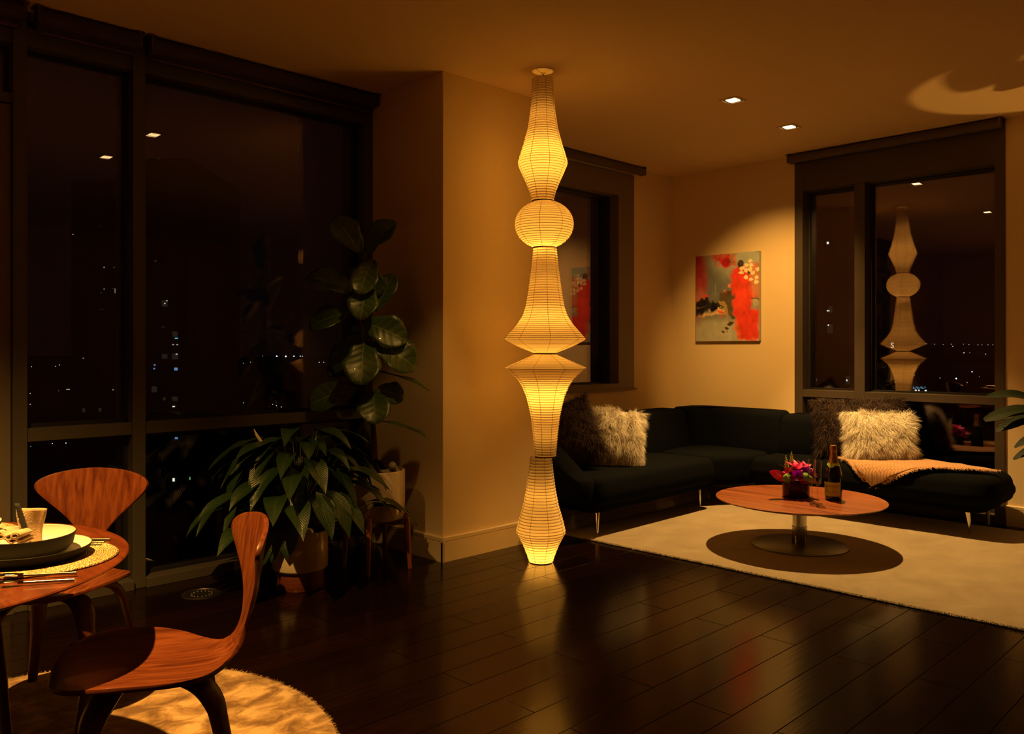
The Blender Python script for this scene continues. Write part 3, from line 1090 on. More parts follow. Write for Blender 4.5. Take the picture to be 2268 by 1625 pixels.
# ------------------------------------------------------------------ throw on the chaise
def throw():
    A, C, D, E_ = Vector((6.46, 2.40)), Vector((6.17, 1.64)), Vector((5.75, 2.34)), Vector((6.10, 2.68))
    nu, nv = 46, 34
    m = mat('peach_woven_wool', (0.60, 0.36, 0.20), 0.9, sheen=.4, spec=.1)
    v = coords(m, (1, 1, 1), (0, 0, .5))
    ck = N(m, 'ShaderNodeTexBrick', offset=.5)
    ck.inputs['Scale'].default_value = 1
    ck.inputs['Brick Width'].default_value = .030; ck.inputs['Row Height'].default_value = .018
    ck.inputs['Mortar Size'].default_value = .0022
    ck.inputs['Color1'].default_value = (.62, .345, .175, 1); ck.inputs['Color2'].default_value = (.57, .31, .155, 1)
    ck.inputs['Mortar'].default_value = (.36, .20, .10, 1)
    L(m, v, ck.inputs['Vector'])
    L(m, ck.outputs['Color'], bsdf(m).inputs['Base Color'])
    bp = N(m, 'ShaderNodeBump', invert=True); bp.inputs['Strength'].default_value = .6; bp.inputs['Distance'].default_value = .004
    L(m, ck.outputs['Fac'], bp.inputs['Height']); L(m, bp.outputs[0], bsdf(m).inputs['Normal'])

    def place(x, y, lift=.012):
        xe = 5.955
        s = xe - x
        top = .425 + lift
        wob = .006 * noise.noise(Vector((x * 9, y * 9, 4)))
        if s <= 0: return Vector((x, y, top + wob - .012 * max(0, (1.9 - y)) ** 1))
        r = .085
        a = min(s / r, PI / 2)
        rest = max(0, s - r * PI / 2)
        return Vector((xe - r * math.sin(a) - lift * .6, y, top - r * (1 - math.cos(a)) - rest + wob))
    vs, fs = [], []
    for j in range(nv + 1):
        for i in range(nu + 1):
            u, w_ = i / nu, j / nv
            p = A.lerp(C, u).lerp(E_.lerp(D, u), w_)
            q = place(p.x, p.y)
            vs.append(tuple(q))
    for j in range(nv):
        for i in range(nu):
            a = j * (nu + 1) + i
            fs.append((a, a + nu + 1, a + nu + 2, a + 1))
    o = MB().add(vs, fs).build('throw_blanket', m)
    sd = o.modifiers.new('thick', 'SOLIDIFY'); sd.thickness = .009; sd.offset = 1
    tag(o, 'peach woven wool throw with fringe draped over the chaise seat', 'blanket')
    fm = mat('peach_fringe', (.70, .42, .22), .9, sheen=.3)
    mb = MB()
    grid = lambda i, j: Vector(vs[j * (nu + 1) + i])
    edges = [[(grid(nu, j), grid(nu - 1, j)) for j in range(nv + 1)], [(grid(i, nv), grid(i, nv - 1)) for i in range(nu + 1)], ]
    for ei, e in enumerate(edges):
        for k in range(len(e) - 1):
            for q in range(12 if ei == 0 else 9):
                f = random.random()
                b = e[k][0].lerp(e[k + 1][0], f) + Vector((0, 0, .004))
                ins = e[k][1].lerp(e[k + 1][1], f)
                out = (b - ins); out.z *= .4
                out = out.normalized()
                tl = random.uniform(.026, .044) if ei == 0 else random.uniform(.016, .030)
                tdir = (e[k + 1][0] - e[k][0]).normalized()
                mid = b + out * tl * .55 + tdir * random.uniform(-.3, .3) * tl + Vector((0, 0, random.uniform(.000, .006)))
                tip = mid + out * tl * .4 + tdir * random.uniform(-.4, .4) * tl - Vector((0, 0, random.uniform(.004, .020)))
                w0 = .0030
                mb.add([b - tdir * w0, b + tdir * w0, mid - tdir * w0, mid + tdir * w0, tip], [(0, 1, 3, 2), (2, 3, 4)])
    mb.build('fringe', fm, o, smooth=False)


throw()


# ------------------------------------------------------------------ coffee table and what stands on it
TZ = .3075


def coffee_table():
    t = tag(empty('coffee_table', (4.925, 2.415, 0)), 'round wooden pedestal coffee table with striped veneer and steel disc foot', 'table')
    MB().lathe([(0, TZ - .004), (.40, TZ - .004), (.506, TZ - .004), (.511, TZ - .006), (.512, TZ), (.508, TZ + .0005), (0, TZ + .0005)][::1], 96).build('table_top', M_coffee, t, angle=30)
    MB().lathe([(0, TZ - .038), (.30, TZ - .038), (.40, TZ - .032), (.47, TZ - .017), (.506, TZ - .0045), (0, TZ - .0045)], 96).build('top_underside', M_base, t, angle=30)
    MB().lathe([(.043, .135), (.043, TZ - .037)], 40).build('pedestal', M_chrome_satin, t)
    MB().lathe([(.046, .026), (.046, .134), (.044, .136), (.030, .136)], 40).build('pedestal_sleeve', M_chrome_dark, t)
    MB().lathe([(0, .026), (.05, .026), (.285, .022), (.293, .019), (.293, .013), (0, .0125)], 80).build('base_disc', M_brushed, t, angle=30)


coffee_table()


def text_mesh(body, size, font_spacing=1.0):
    cu = bpy.data.curves.new('lettering', 'FONT')
    cu.body = body
    cu.size = size
    cu.space_character = font_spacing
    cu.align_x = 'CENTER'
    cu.align_y = 'CENTER'
    o = bpy.data.objects.new('lettering', cu)
    COL.objects.link(o)
    dg = bpy.context.evaluated_depsgraph_get()
    me = bpy.data.meshes.new_from_object(o.evaluated_get(dg))
    vs = [tuple(v.co) for v in me.vertices]
    fs = [tuple(p.vertices) for p in me.polygons]
    bpy.data.objects.remove(o)
    bpy.data.curves.remove(cu)
    bpy.data.meshes.remove(me)
    return vs, fs


def bottle():
    t = tag(empty('champagne_bottle', (5.036, 2.247, TZ + .001)), 'dark champagne bottle with yellow labels and gold foil neck', 'bottle')
    k = .338 / .300
    g = mat('dark_green_glass', (.006, .008, .004), .08, coat=.6)
    foil = noise_bump(mat('gold_foil', (.62, .36, .13), .34, metal=.9), 90, .25, .003)
    lab = mat('yellow_paper_label', (.56, .70, .15), .55)
    lab2 = mat('bright_yellow_neck_label', (.64, .96, .07), .55)
    ink = mat('dark_label_ink', (.03, .02, .008), .6)
    body = [(0, .006), (.030, .003), (.040, .0), (.0445, .006), (.0455, .03), (.0455, .115), (.044, .140), (.040, .163), (.034, .185), (.027, .206), (.021, .225), (.0175, .245), (.0158, .265), (.015, .292), (0, .292)]
    MB().lathe([(r * k, z * k) for r, z in body], 48).build('glass_body', g, t, angle=60)
    fo = [(.0285, .2035), (.0222, .224), (.0188, .246), (.0178, .262), (.0180, .268), (.0195, .270), (.0195, .276), (.0178, .278), (.0176, .296), (.0160, .300), (0, .3005)]
    MB().lathe([((r + .0004) * k, z * k) for r, z in fo], 48).build('foil_cap', foil, t, angle=30)
    a0 = math.atan2(-2.247, -5.036) - .40          # the label looks to the lamp side of the viewer

    def rad(z):
        return float(np.interp(z, [b[1] for b in body[4:]], [b[0] for b in body[4:]]))

    def wrap(vs, z0, off):
        return [((rad(z0 + y) * k + off) * math.cos(a0 + x / (rad(z0 + y) * k)), (rad(z0 + y) * k + off) * math.sin(a0 + x / (rad(z0 + y) * k)), (z0 + y) * k) for x, y, _ in vs]

    def patch(hw, h0, h1, off, nx=26, ny=10, fn=None):
        vs, fs = [], []
        for j in range(ny + 1):
            for i in range(nx + 1):
                x = -hw + 2 * hw * i / nx
                lo, hi = (h0, h1) if fn is None else fn(x)
                vs.append((x, lo + (hi - lo) * j / ny, 0))
        for j in range(ny):
            for i in range(nx):
                a = j * (nx + 1) + i
                fs.append((a, a + 1, a + nx + 2, a + nx + 1))
        return wrap(vs, 0, off), fs
    vs, fs = patch(.062, .024, .100, .0006)
    lb = MB().add(vs, fs).build('front_label', lab, t)
    for txt, sz, z, dx in (('JACQUES BARDELOT', .0125, .078, .0), ('CHAMPAGNE', .0095, .049, .0), ('BRUT', .0075, .037, .0)):
        tv, tf = text_mesh(txt, sz, 1.05 if txt[0] != 'C' else 1.35)
        MB().add(wrap([(x + dx, y, 0) for x, y, _ in tv], z, .0011), tf).build('label_lettering', ink, lb, smooth=False)

    def neckband(x):
        c = max(0, 1 - (x / .021) ** 2)
        return (.190 - .011 * math.sqrt(c), .2035 + .014 * math.sqrt(c))
    vs, fs = patch(.062, 0, 0, .0009, 40, 8, neckband)
    nb = MB().add(vs, fs).build('neck_label', lab2, t)
    tv, tf = text_mesh('B', .013)
    MB().add(wrap(tv, .199, .0016), tf).build('label_lettering', ink, nb, smooth=False)


bottle()


def flute(x, y, label):
    t = tag(empty('champagne_flute', (x, y, TZ + .001)), label, 'glass', 'champagne flutes')
    s = 1.0
    foot = [(0, .0), (.030, .0), (.0305, .0015), (.022, .004), (.008, .008), (.0040, .016), (.0034, .05), (.0034, .10), (.0042, .112)]
    MB().lathe([(r * s, z * s) for r, z in foot], 32).build('stem', M_flute, t)
    bowl = [(0, .116), (.0045, .112), (.014, .117), (.0205, .127), (.0228, .142), (.0238, .18), (.0238, .262), (.0230, .264), (.0226, .262), (.0226, .18), (.0216, .144), (.0190, .130), (.012, .121), (0, .119)]
    MB().lathe([(r * s, z * s) for r, z in bowl], 40).build('bowl', M_flute, t)


flute(4.853, 2.300, 'empty champagne flute close to the flower vase')
flute(4.822, 2.249, 'empty champagne flute in front, nearest the rug edge')


def petal_grid(base, tip, width, up, curl=.3, fold=.2, n=7, m_=4, wprof=None, twist=0):
    """a curved petal or blade from base to tip; returns verts, faces, uvs"""
    base, tip, up = Vector(base), Vector(tip), Vector(up)
    ax = tip - base
    ln = ax.length
    ax.normalize()
    side = ax.cross(up)
    side = side.normalized() if side.length > 1e-4 else Vector((1, 0, 0))
    nrm = side.cross(ax).normalized()
    vs, fs, uv = [], [], []
    for i in range(n + 1):
        u = i / n
        w_ = (wprof(u) if wprof else math.sin(PI * min(1, .08 + .92 * u) ** .8)) * width / 2
        c = base + ax * (ln * u) + nrm * (curl * ln * 4 * u * (1 - u) * .5)
        for j in range(m_ + 1):
            v = -1 + 2 * j / m_
            p = c + side * (w_ * v) + nrm * (fold * w_ * abs(v) ** 1.5 + twist * w_ * v * math.sin(u * 7))
            vs.append(p); uv.append((u, (v + 1) / 2))
    for i in range(n):
        for j in range(m_):
            a = i * (m_ + 1) + j
            fs.append((a, a + 1, a + m_ + 2, a + m_ + 1))
    return vs, fs, uv


def flowers():
    cx, cy = 4.959, 2.455
    t = tag(empty('flower_vase', (cx, cy, TZ + .001)), 'low dark round vase of magenta and green flowers on the coffee table', 'vase')
    g = mat('dark_brown_glazed_vase', (.026, .007, .004), .25, spec=.25)
    MB().lathe([(0, .004), (.078, .0), (.082, .004), (.083, .10), (.0825, .112), (.079, .113), (.077, .108), (.076, .02), (0, .02)], 56).build('vase_body', g, t, angle=50)
    MB().lathe([(0, .104), (.076, .104)], 32).build('floral_foam', M_soil, t)
    pink = noise_color(mat('magenta_petal', (.80, .03, .30), .42), 40, (.70, .015, .22), (.92, .14, .42))
    purple = noise_color(mat('purple_petal', (.50, .012, .85), .5), 40, (.42, .008, .7), (.70, .04, .98))
    green = noise_bump(mat('green_pompom', (.20, .46, .03), .7), 260, 1.0, .006)
    leafm = mat('flower_leaf', (.07, .15, .02), .45)
    budm = mat('yellow_green_bud', (.60, .72, .16), .4)
    d = FWD; r = RIGHT
    P = lambda a, b, z: r * a + d * b + Vector((0, 0, z))
    # big lily blooms: petals from a common heart
    rnd = random.Random(5)

    def bloom(c, dirv, n, ln, wd, m, name, spread=.8, curl=.25):
        mb = MB()
        dv = Vector(dirv).normalized()
        a = dv.orthogonal().normalized(); b = dv.cross(a)
        for k in range(n):
            an = 2 * PI * k / n + rnd.uniform(-.2, .2)
            o = a * math.cos(an) + b * math.sin(an)
            s = spread * rnd.uniform(.7, 1.15)
            tip = Vector(c) + (dv * (1 - s * .5) + o * s).normalized() * ln * rnd.uniform(.85, 1.1)
            vs, fs, uv = petal_grid(c, tip, wd, dv, curl, .35, 7, 4)
            mb.add(vs, fs)
        return mb.build(name, m, t)
    bloom(P(-.005, -.02, .150), P(.1, -.3, 1), 6, .095, .050, pink, 'lily_bloom', .75)
    bloom(P(.035, .0, .155), P(.5, -.2, 1), 6, .095, .045, pink, 'lily_bloom', .7)
    bloom(P(-.045, -.02, .140), P(-.5, -.3, .8), 6, .065, .040, pink, 'lily_bloom', .8)
    bloom(P(.06, -.02, .140), P(.9, -.4, .5), 5, .080, .036, pink, 'lily_bloom', .5)
    mb = MB()
    for k in range(5):
        an = 2 * PI * k / 5
        off = Vector((0, math.cos(an) * .012, math.sin(an) * .012))
        base = P(-.075, -.03, .118)
        vs, fs, uv = petal_grid(base + off, P(-.185, -.05, .170), .040, P(math.cos(an) * .1, math.cos(an), math.sin(an)), .18, .4, 8, 4, lambda u: math.sin(PI * (.06 + .94 * u)) ** .75)
        mb.add(vs, fs)
    mb.build('lily_bud', pink, t)
    for (c, rr, m, n) in ((P(-.015, -.075, .140), .042, purple, 190), (P(.045, -.045, .158), .040, purple, 170), (P(.070, -.01, .135), .034, purple, 130), (P(-.05, -.055, .125), .026, pink, 110), (P(.02, -.080, .112), .026, pink, 120), (P(.068, -.050, .118), .024, pink, 90)):
        mb = MB()
        for _ in range(n):
            z = rnd.uniform(-.5, 1); an = rnd.uniform(0, 2 * PI)
            q = math.sqrt(max(0, 1 - z * z))
            dv = Vector((q * math.cos(an), q * math.sin(an), z))
            b = c + dv * rr * .55
            vs, fs, uv = petal_grid(b, b + dv * rr * .55 + Vector((0, 0, -.002)), .010, dv.orthogonal(), .2, .3, 3, 2)
            mb.add(vs, fs)
        mb.build('ruffled_bloom', m, t, smooth=False)
    for (c, rr) in ((P(-.078, -.062, .128), .027), (P(.026, -.092, .140), .026), (P(.050, -.088, .126), .022)):
        vs, fs = [], []
        mb = MB()
        for i in range(9):
            th = PI * i / 8
            for j in range(14):
                ph = 2 * PI * j / 14
                q = 1 + .10 * rnd.uniform(-1, 1)
                vs.append((c.x + rr * q * math.sin(th) * math.cos(ph), c.y + rr * q * math.sin(th) * math.sin(ph), c.z + rr * q * math.cos(th)))
        for i in range(8):
            for j in range(14):
                j2 = (j + 1) % 14
                fs.append((i * 14 + j, (i + 1) * 14 + j, (i + 1) * 14 + j2, i * 14 + j2))
        mb.add(vs, fs).build('green_pompom', green, t)
    for (b, tip) in ((P(-.055, 0, .15), P(-.062, .01, .262)), (P(-.02, .02, .17), P(-.022, .02, .286))):
        b, tip = Vector(b), Vector(tip)
        mb = MB().tube([b, b.lerp(tip, .5) + r * .004, tip], [.003, .0025, .0012], 6)
        for k in range(24):
            f = .30 + .70 * k / 24
            c = b.lerp(tip, f) + Vector((math.cos(k * 2.4), math.sin(k * 2.4), 0)) * .011 * (1.15 - f)
            rr = .0085 * (1.25 - f)
            mb.lathe([(0, -rr), (rr * .7, -rr * .7), (rr, 0), (rr * .7, rr * .7), (0, rr)], 8, Matrix.Translation(c))
        mb.build('bud_spike', budm, t)
    for b, tip, wd in ((P(-.05, -.03, .15), P(-.128, -.03, .215), .022), (P(.02, -.05, .155), P(.035, -.05, .205), .012), (P(.07, .03, .12), P(.12, .05, .17), .03)):
        vs, fs, uv = petal_grid(b, tip, wd, (0, 0, 1), .2, .3, 6, 2)
        MB().add(vs, fs).build('blade_leaf', leafm, t)


flowers()


# ------------------------------------------------------------------ painting on the corner wall
def painting():
    y0, y1, z0, z1 = 3.572, 4.210, 1.318, 2.100
    t = tag(empty('canvas_painting', (XR, (y0 + y1) / 2, z0)), 'abstract canvas painting in red, grey blue and black on the corner wall', 'painting')
    w_, h_ = y1 - y0, z1 - z0
    dep = .034
    m = mat('painted_canvas', (.5, .5, .5), .75, spec=.2)
    at = N(m, 'ShaderNodeVertexColor', layer_name='paint')
    L(m, at.outputs[0], bsdf(m).inputs['Base Color'])
    noise_bump(m, 300, .15, .002)
    NX, NY = 180, 220
    U, V = np.meshgrid(np.linspace(0, 1, NX + 1), np.linspace(0, 1, NY + 1))   # u to the viewer's right, v down
    rng = np.random.default_rng(3)

    def fbm(sc, seed, stx=1, sty=1):
        out = np.zeros_like(U); a = 1
        for o in range(4):
            r = np.random.default_rng(seed + o)
            n = int(sc * 2 ** o) + 3
            g = r.normal(0, 1, (int(n * sty) + 3, int(n * stx) + 3))
            x = U * (g.shape[1] - 2.001); y = V * (g.shape[0] - 2.001)
            xi, yi = x.astype(int), y.astype(int); fx, fy = x - xi, y - yi
            fx = fx * fx * (3 - 2 * fx); fy = fy * fy * (3 - 2 * fy)
            out += a * ((g[yi, xi] * (1 - fx) + g[yi, xi + 1] * fx) * (1 - fy) + (g[yi + 1, xi] * (1 - fx) + g[yi + 1, xi + 1] * fx) * fy)
            a *= .5
        return out / 1.6
    n1, n2, n3 = fbm(4, 10), fbm(9, 20), fbm(18, 30)
    st = fbm(5, 40, 5, .5)
    C = np.zeros(U.shape + (3,))

    def put(mask, col, var=.12):
        mk = np.clip(mask, 0, 1)[..., None]
        c = np.array(col) * (1 + var * n2[..., None] + .5 * var * n3[..., None])
        C[:] = C * (1 - mk) + np.clip(c, 0, 1) * mk

    def blob(cx, cy, rx, ry, soft=.15, wob=.18, nz=None):
        nz = n1 if nz is None else nz
        d = np.sqrt(((U - cx) / rx) ** 2 + ((V - cy) / ry) ** 2) + wob * nz
        return np.clip((1 - d) / soft + .5, 0, 1)

    def poly(pts, soft=.012, wob=.012):
        uu, vv = U + wob * n2, V + wob * n3
        ins = np.zeros(U.shape, bool)
        dist = np.full(U.shape, 9.0)
        for i in range(len(pts)):
            (xa, ya), (xb, yb) = pts[i], pts[(i + 1) % len(pts)]
            cr = ((ya > vv) != (yb > vv)) & (uu < (xb - xa) * (vv - ya) / (yb - ya + 1e-9) + xa)
            ins ^= cr
            tt = np.clip(((uu - xa) * (xb - xa) + (vv - ya) * (yb - ya)) / ((xb - xa) ** 2 + (yb - ya) ** 2 + 1e-9), 0, 1)
            dist = np.minimum(dist, np.hypot(uu - xa - tt * (xb - xa), vv - ya - tt * (yb - ya)))
        sd = np.where(ins, dist, -dist)
        return np.clip(sd / soft + .5, 0, 1)
    grey, teal, dark = (.30, .29, .24), (.42, .48, .44), (.15, .17, .17)
    red, orange, deep = (.80, .055, .03), (.85, .17, .05), (.45, .02, .03)
    black, ochre, cream, umber = (.02, .016, .016), (.50, .36, .16), (.92, .78, .50), (.085, .055, .032)
    put(np.ones_like(U), grey, .12)
    put(np.clip((V - .70) / .10, 0, 1), (.46, .47, .40), .08)
    put(blob(.70, .10, .40, .22, .5), teal, .06)
    put(blob(.30, .45, .33, .26, .7), (.17, .19, .20), .10)
    put(blob(.02, .25, .14, .42, .8), (.42, .05, .06))
    put(blob(.02, .50, .12, .12, .8), (.50, .16, .13))
    put(poly([(.27, .0), (.52, .0), (.56, .08), (.62, .09), (.66, .02), (.64, .12), (.50, .17), (.42, .15), (.32, .10)], .06, .03), red, .2)
    put(blob(.49, .10, .07, .05, .5), deep)
    put(poly([(.56, .03), (.66, .02), (.64, .10), (.52, .13)], .03, .04), (.55, .25, .12), .4)
    put(poly([(.55, .26), (.62, .18), (.72, .16), (1.0, .22), (1.0, .50), (.87, .52), (.86, .62), (1.0, .68), (1.0, 1.0), (.72, .99), (.66, .92), (.63, .80), (.60, .62), (.56, .44)], .05, .03), red, .16)
    put(poly([(.86, .13), (1.0, .12), (1.0, .50), (.88, .50), (.86, .36)], .05, .02), (.62, .24, .13), .15)
    put(blob(.74, .47, .14, .16, .6), (.86, .07, .03), .12)
    put(poly([(.60, .78), (.66, .76), (.72, .98), (.66, .97)], .03, .02), orange, .2)
    put(poly([(.89, .53), (1.0, .53), (1.0, .60), (.94, .61)], .02, .01), (.42, .40, .30))
    put(poly([(.87, .51), (1.0, .52), (1.0, .535), (.88, .53)], .012, .02), umber, .5)
    put(poly([(.39, .43), (.54, .43), (.58, .48), (.64, .46), (.63, .52), (.58, .56), (.62, .74), (.56, .73), (.52, .66), (.42, .60), (.30, .60), (.38, .54)], .03, .02), (.115, .085, .045), .15)
    put(poly([(.0, .55), (.12, .50), (.20, .48), (.24, .53), (.36, .57), (.45, .60), (.40, .63), (.22, .64), (.12, .67), (.0, .72)], .02, .02), black, .5)
    put(poly([(.0, .60), (.18, .585), (.02, .618)], .01, .012), (.16, .10, .08))
    put(poly([(.02, .68), (.20, .645), (.10, .67)], .01, .02), (.20, .13, .10))
    put(poly([(.07, .72), (.14, .675), (.34, .65), (.46, .64), (.46, .69), (.30, .69), (.14, .71), (.04, .73)], .02, .02), (.75, .52, .30), .12)
    put(poly([(.36, .54), (.42, .53), (.47, .56), (.52, .64), (.53, .72), (.48, .70), (.46, .60), (.40, .58)], .012, .014), (.40, .28, .11), .12)
    put(poly([(.27, .625), (.45, .62), (.46, .637), (.28, .642)], .006, .03), (.85, .45, .20), .5)
    put(poly([(.36, .65), (.45, .64), (.46, .665), (.38, .67)], .012, .03), (.80, .14, .06), .3)
    put(poly([(.38, .70), (.44, .69), (.43, .73), (.39, .725)], .02, .02), (.62, .18, .10), .3)
    put(poly([(.40, .42), (.56, .37), (.57, .435), (.40, .44)], .012, .05), (.60, .25, .12), .6)
    put(blob(.72, .125, .05, .045, .25), umber, .4)
    put(blob(.845, .235, .025, .025, .25), umber, .4)
    put(blob(.18, .47, .03, .012, .2), red)
    for k, (cx, cy, rx, ry) in enumerate(((.86, .105, .032, .02), (.885, .15, .032, .018), (.81, .15, .034, .022), (.735, .18, .048, .020), (.80, .205, .036, .024), (.87, .195, .030, .026), (.965, .205, .026, .02), (.725, .225, .036, .020), (.905, .235, .034, .022), (.80, .285, .032, .024), (.875, .31, .034, .018), (.96, .295, .030, .02), (.955, .345, .034, .022))):
        a = k * 1.9
        pts = [(cx + rx * q * math.cos(a + th) * 1.15, cy + ry * q * math.sin(a + th) * 1.15) for th, q in ((0, 1.15), (1.2, .9), (2.4, 1.05), (3.6, .85), (4.9, 1.0))]
        put(poly(pts, .008, .006), (.95, .82, .55), .06)
    for pts in ([(.51, .80), (.55, .775), (.61, .785), (.60, .81), (.55, .83), (.51, .82)], [(.46, .84), (.50, .835), (.54, .855), (.52, .87), (.48, .865)], [(.42, .88), (.45, .875), (.48, .905), (.46, .915), (.43, .90)], [(.50, .885), (.52, .885), (.52, .90), (.505, .90)]):
        put(poly(pts, .008, .006), (.075, .05, .032), .1)
    put(poly([(.12, .0), (.0, .0), (.0, .14)], .06, .04), (.42, .03, .05), .1)
    drip = np.clip(st - .9, 0, 1) * .5 * (V > .25) * (V < .5)
    put(drip, (.42, .40, .36))
    vs, fs = [], []
    for j in range(NY + 1):
        for i in range(NX + 1):
            vs.append((-dep, (y1 - y0) / 2 - w_ * i / NX, h_ - h_ * j / NY))
    for j in range(NY):
        for i in range(NX):
            a = j * (NX + 1) + i
            fs.append((a, a + NX + 1, a + NX + 2, a + 1))
    o = MB().add(vs, fs).build('painted_face', m, t)
    ca = o.data.color_attributes.new('paint', 'FLOAT_COLOR', 'POINT')
    ca.data.foreach_set('color', np.concatenate([np.clip(C, 0, 1), np.ones(U.shape + (1,))], -1).astype(np.float32).ravel())
    edge = mat('canvas_edge', (.36, .38, .33), .8)
    MB().box(-dep + .0004, -w_ / 2, 0, -.001, w_ / 2, h_).build('stretcher_edge', edge, t, smooth=False)


painting()


# ------------------------------------------------------------------ dining corner
def chair_proto(label, loc, rz):
    t = tag(empty('dining_chair', loc, rz), label, 'chair', 'moulded plywood dining chairs')
    spine = [(.264, .428), (.259, .434), (.246, .440), (.224, .444), (.192, .446), (.150, .447), (.095, .445), (.03, .440), (-.04, .434), (-.10, .430), (-.150, .430), (-.193, .440), (-.224, .466), (-.244, .515), (-.256, .570), (-.265, .622), (-.272, .668), (-.278, .704), (-.282, .730), (-.286, .752), (-.289, .770), (-.291, .783), (-.292, .791), (-.293, .796)]
    hw = [.012, .062, .108, .148, .182, .207, .223, .228, .220, .190, .138, .080, .049, .037, .058, .104, .156, .194, .207, .194, .162, .120, .076, .018]
    spine = [(x * .82 if x > 0 else x, z) for x, z in spine]
    # dense spline along the spine
    k = len(spine)
    ts = np.linspace(0, k - 1, 93)

    def cr(arr, t_):
        i = int(min(max(math.floor(t_), 0), k - 2)); f = t_ - i
        p = [arr[max(i - 1, 0)], arr[i], arr[i + 1], arr[min(i + 2, k - 1)]]
        return .5 * (2 * p[1] + (p[2] - p[0]) * f + (2 * p[0] - 5 * p[1] + 4 * p[2] - p[3]) * f * f + (3 * p[1] - p[0] - 3 * p[2] + p[3]) * f ** 3)
    X = [cr([s[0] for s in spine], q) for q in ts]
    Z = [cr([s[1] for s in spine], q) for q in ts]
    H = [max(.012, cr(hw, q)) for q in ts]
    M_ = 16

    def sheet(lo, hi):
        vs, fs = [], []
        rows = range(lo, hi + 1)
        nrm = []
        for i in rows:
            dx = X[min(i + 1, 92)] - X[max(i - 1, 0)]; dz = Z[min(i + 1, 92)] - Z[max(i - 1, 0)]
            l = math.hypot(dx, dz) or 1
            nrm.append((dz / l * -1 * -1, -dx / l * -1 * 1))
        for q, i in enumerate(rows):
            seat = i < 46
            nx, nz = nrm[q]
            # the side a sitter touches: up for the seat, forward for the back
            nx, nz = (Z[min(i + 1, 92)] - Z[max(i - 1, 0)], -(X[min(i + 1, 92)] - X[max(i - 1, 0)]))
            l = math.hypot(nx, nz) or 1
            nx, nz = nx / l, nz / l
            for j in range(M_ + 1):
                s = -1 + 2 * j / M_
                y = H[i] * s
                bow = (.45 * y * y if seat else .95 * y * y)
                vs.append((X[i] + nx * bow, y, Z[i] + nz * bow))
        for q in range(len(rows) - 1):
            for j in range(M_):
                a = q * (M_ + 1) + j
                fs.append((a, a + 1, a + M_ + 2, a + M_ + 1))
        return vs, fs
    for lo, hi, nm, mm in ((0, 47, 'seat', M_walnut), (47, 92, 'backrest', M_walnut_back)):
        vs, fs = sheet(lo, hi)
        o = MB().add(vs, fs).build(nm, mm, t, angle=80)
        sd = o.modifiers.new('ply', 'SOLIDIFY'); sd.thickness = .012; sd.offset = 0
        bv = o.modifiers.new('round', 'BEVEL'); bv.width = .004; bv.segments = 2; bv.limit_method = 'ANGLE'; bv.angle_limit = math.radians(60)
    for sx, sy in ((1, 1), (1, -1), (-1, 1), (-1, -1)):
        fx, fy = (.190 if sx > 0 else -.225), .205
        p = [(.03 * sx, .015 * sy, .417), (.080 * sx, .062 * sy, .414), (fx * .54, fy * .54 * sy, .402), (fx * .655, fy * .67 * sy, .368), (fx * .72, fy * .73 * sy, .315), (fx * .86, fy * .87 * sy, .16), (fx, fy * sy, .0125)]
        pts = []
        for i in range(len(p) - 1):
            a, b, c, d = [Vector(p[max(0, min(len(p) - 1, i + q))]) for q in (-1, 0, 1, 2)]
            for q in range(5):
                f = q / 5
                pts.append(.5 * (2 * b + (c - a) * f + (2 * a - 5 * b + 4 * c - d) * f * f + (3 * b - a - 3 * c + d) * f ** 3))
        pts.append(Vector(p[-1]))
        n = len(pts)
        rad = [.031 + .010 * math.sin(PI * min(1, i / (n * .8))) - .015 * (i / (n - 1)) ** 1.5 for i in range(n)]
        side = Vector((-fy * sy, fx, 0)).normalized()
        MB().tube(pts, rad, 12, flat=.42, side=side).build('leg', M_walnut_dark, t)
    return t


chair_a = chair_proto('reddish plywood chair in front, pulled out over the edge of the round rug', (.815, 2.165, 0), math.radians(162))
chair_b = copy_tree(chair_a)
chair_b.location = (.884, 3.128, 0)
chair_b.rotation_euler = (0, 0, math.radians(229))
chair_b['label'] = 'reddish plywood chair with fan back standing by the tall window'

TC = Vector((.307, 2.560, 0))
DT = .70


def dining_table():
    t = tag(empty('dining_table', TC), 'round walnut dining table laid for dinner', 'table')
    R = .571
    MB().lathe([(0, DT - .022), (R - .06, DT - .022), (R - .015, DT - .012), (R - .002, DT - .006), (R, DT - .003), (R - .003, DT), (0, DT)], 96).build('table_top', M_tabletop, t, angle=30)
    for k in range(4):
        a = math.radians(20 + 90 * k)
        c, s = math.cos(a), math.sin(a)
        pr = [(.03, DT - .045), (.14, DT - .048), (.235, DT - .065), (.285, DT - .14), (.315, .32), (.345, .0125)]
        pts = []
        for i in range(len(pr) - 1):
            for q in range(4):
                f = q / 4
                pts.append(Vector((pr[i][0] + (pr[i + 1][0] - pr[i][0]) * f, 0, pr[i][1] + (pr[i + 1][1] - pr[i][1]) * f)))
        pts.append(Vector((pr[-1][0], 0, pr[-1][1])))
        pts = [Vector((p.x * c, p.x * s, p.z)) for p in pts]
        rad = [.040 - .020 * (i / (len(pts) - 1)) for i in range(len(pts))]
        MB().tube(pts, rad, 12, flat=.38, side=Vector((-s, c, 0))).build('leg', M_walnut_dark, t)
    MB().lathe([(0, DT - .060), (.06, DT - .060), (.07, DT - .023), (0, DT - .023)], 32).build('leg_hub', M_walnut_dark, t)


dining_table()

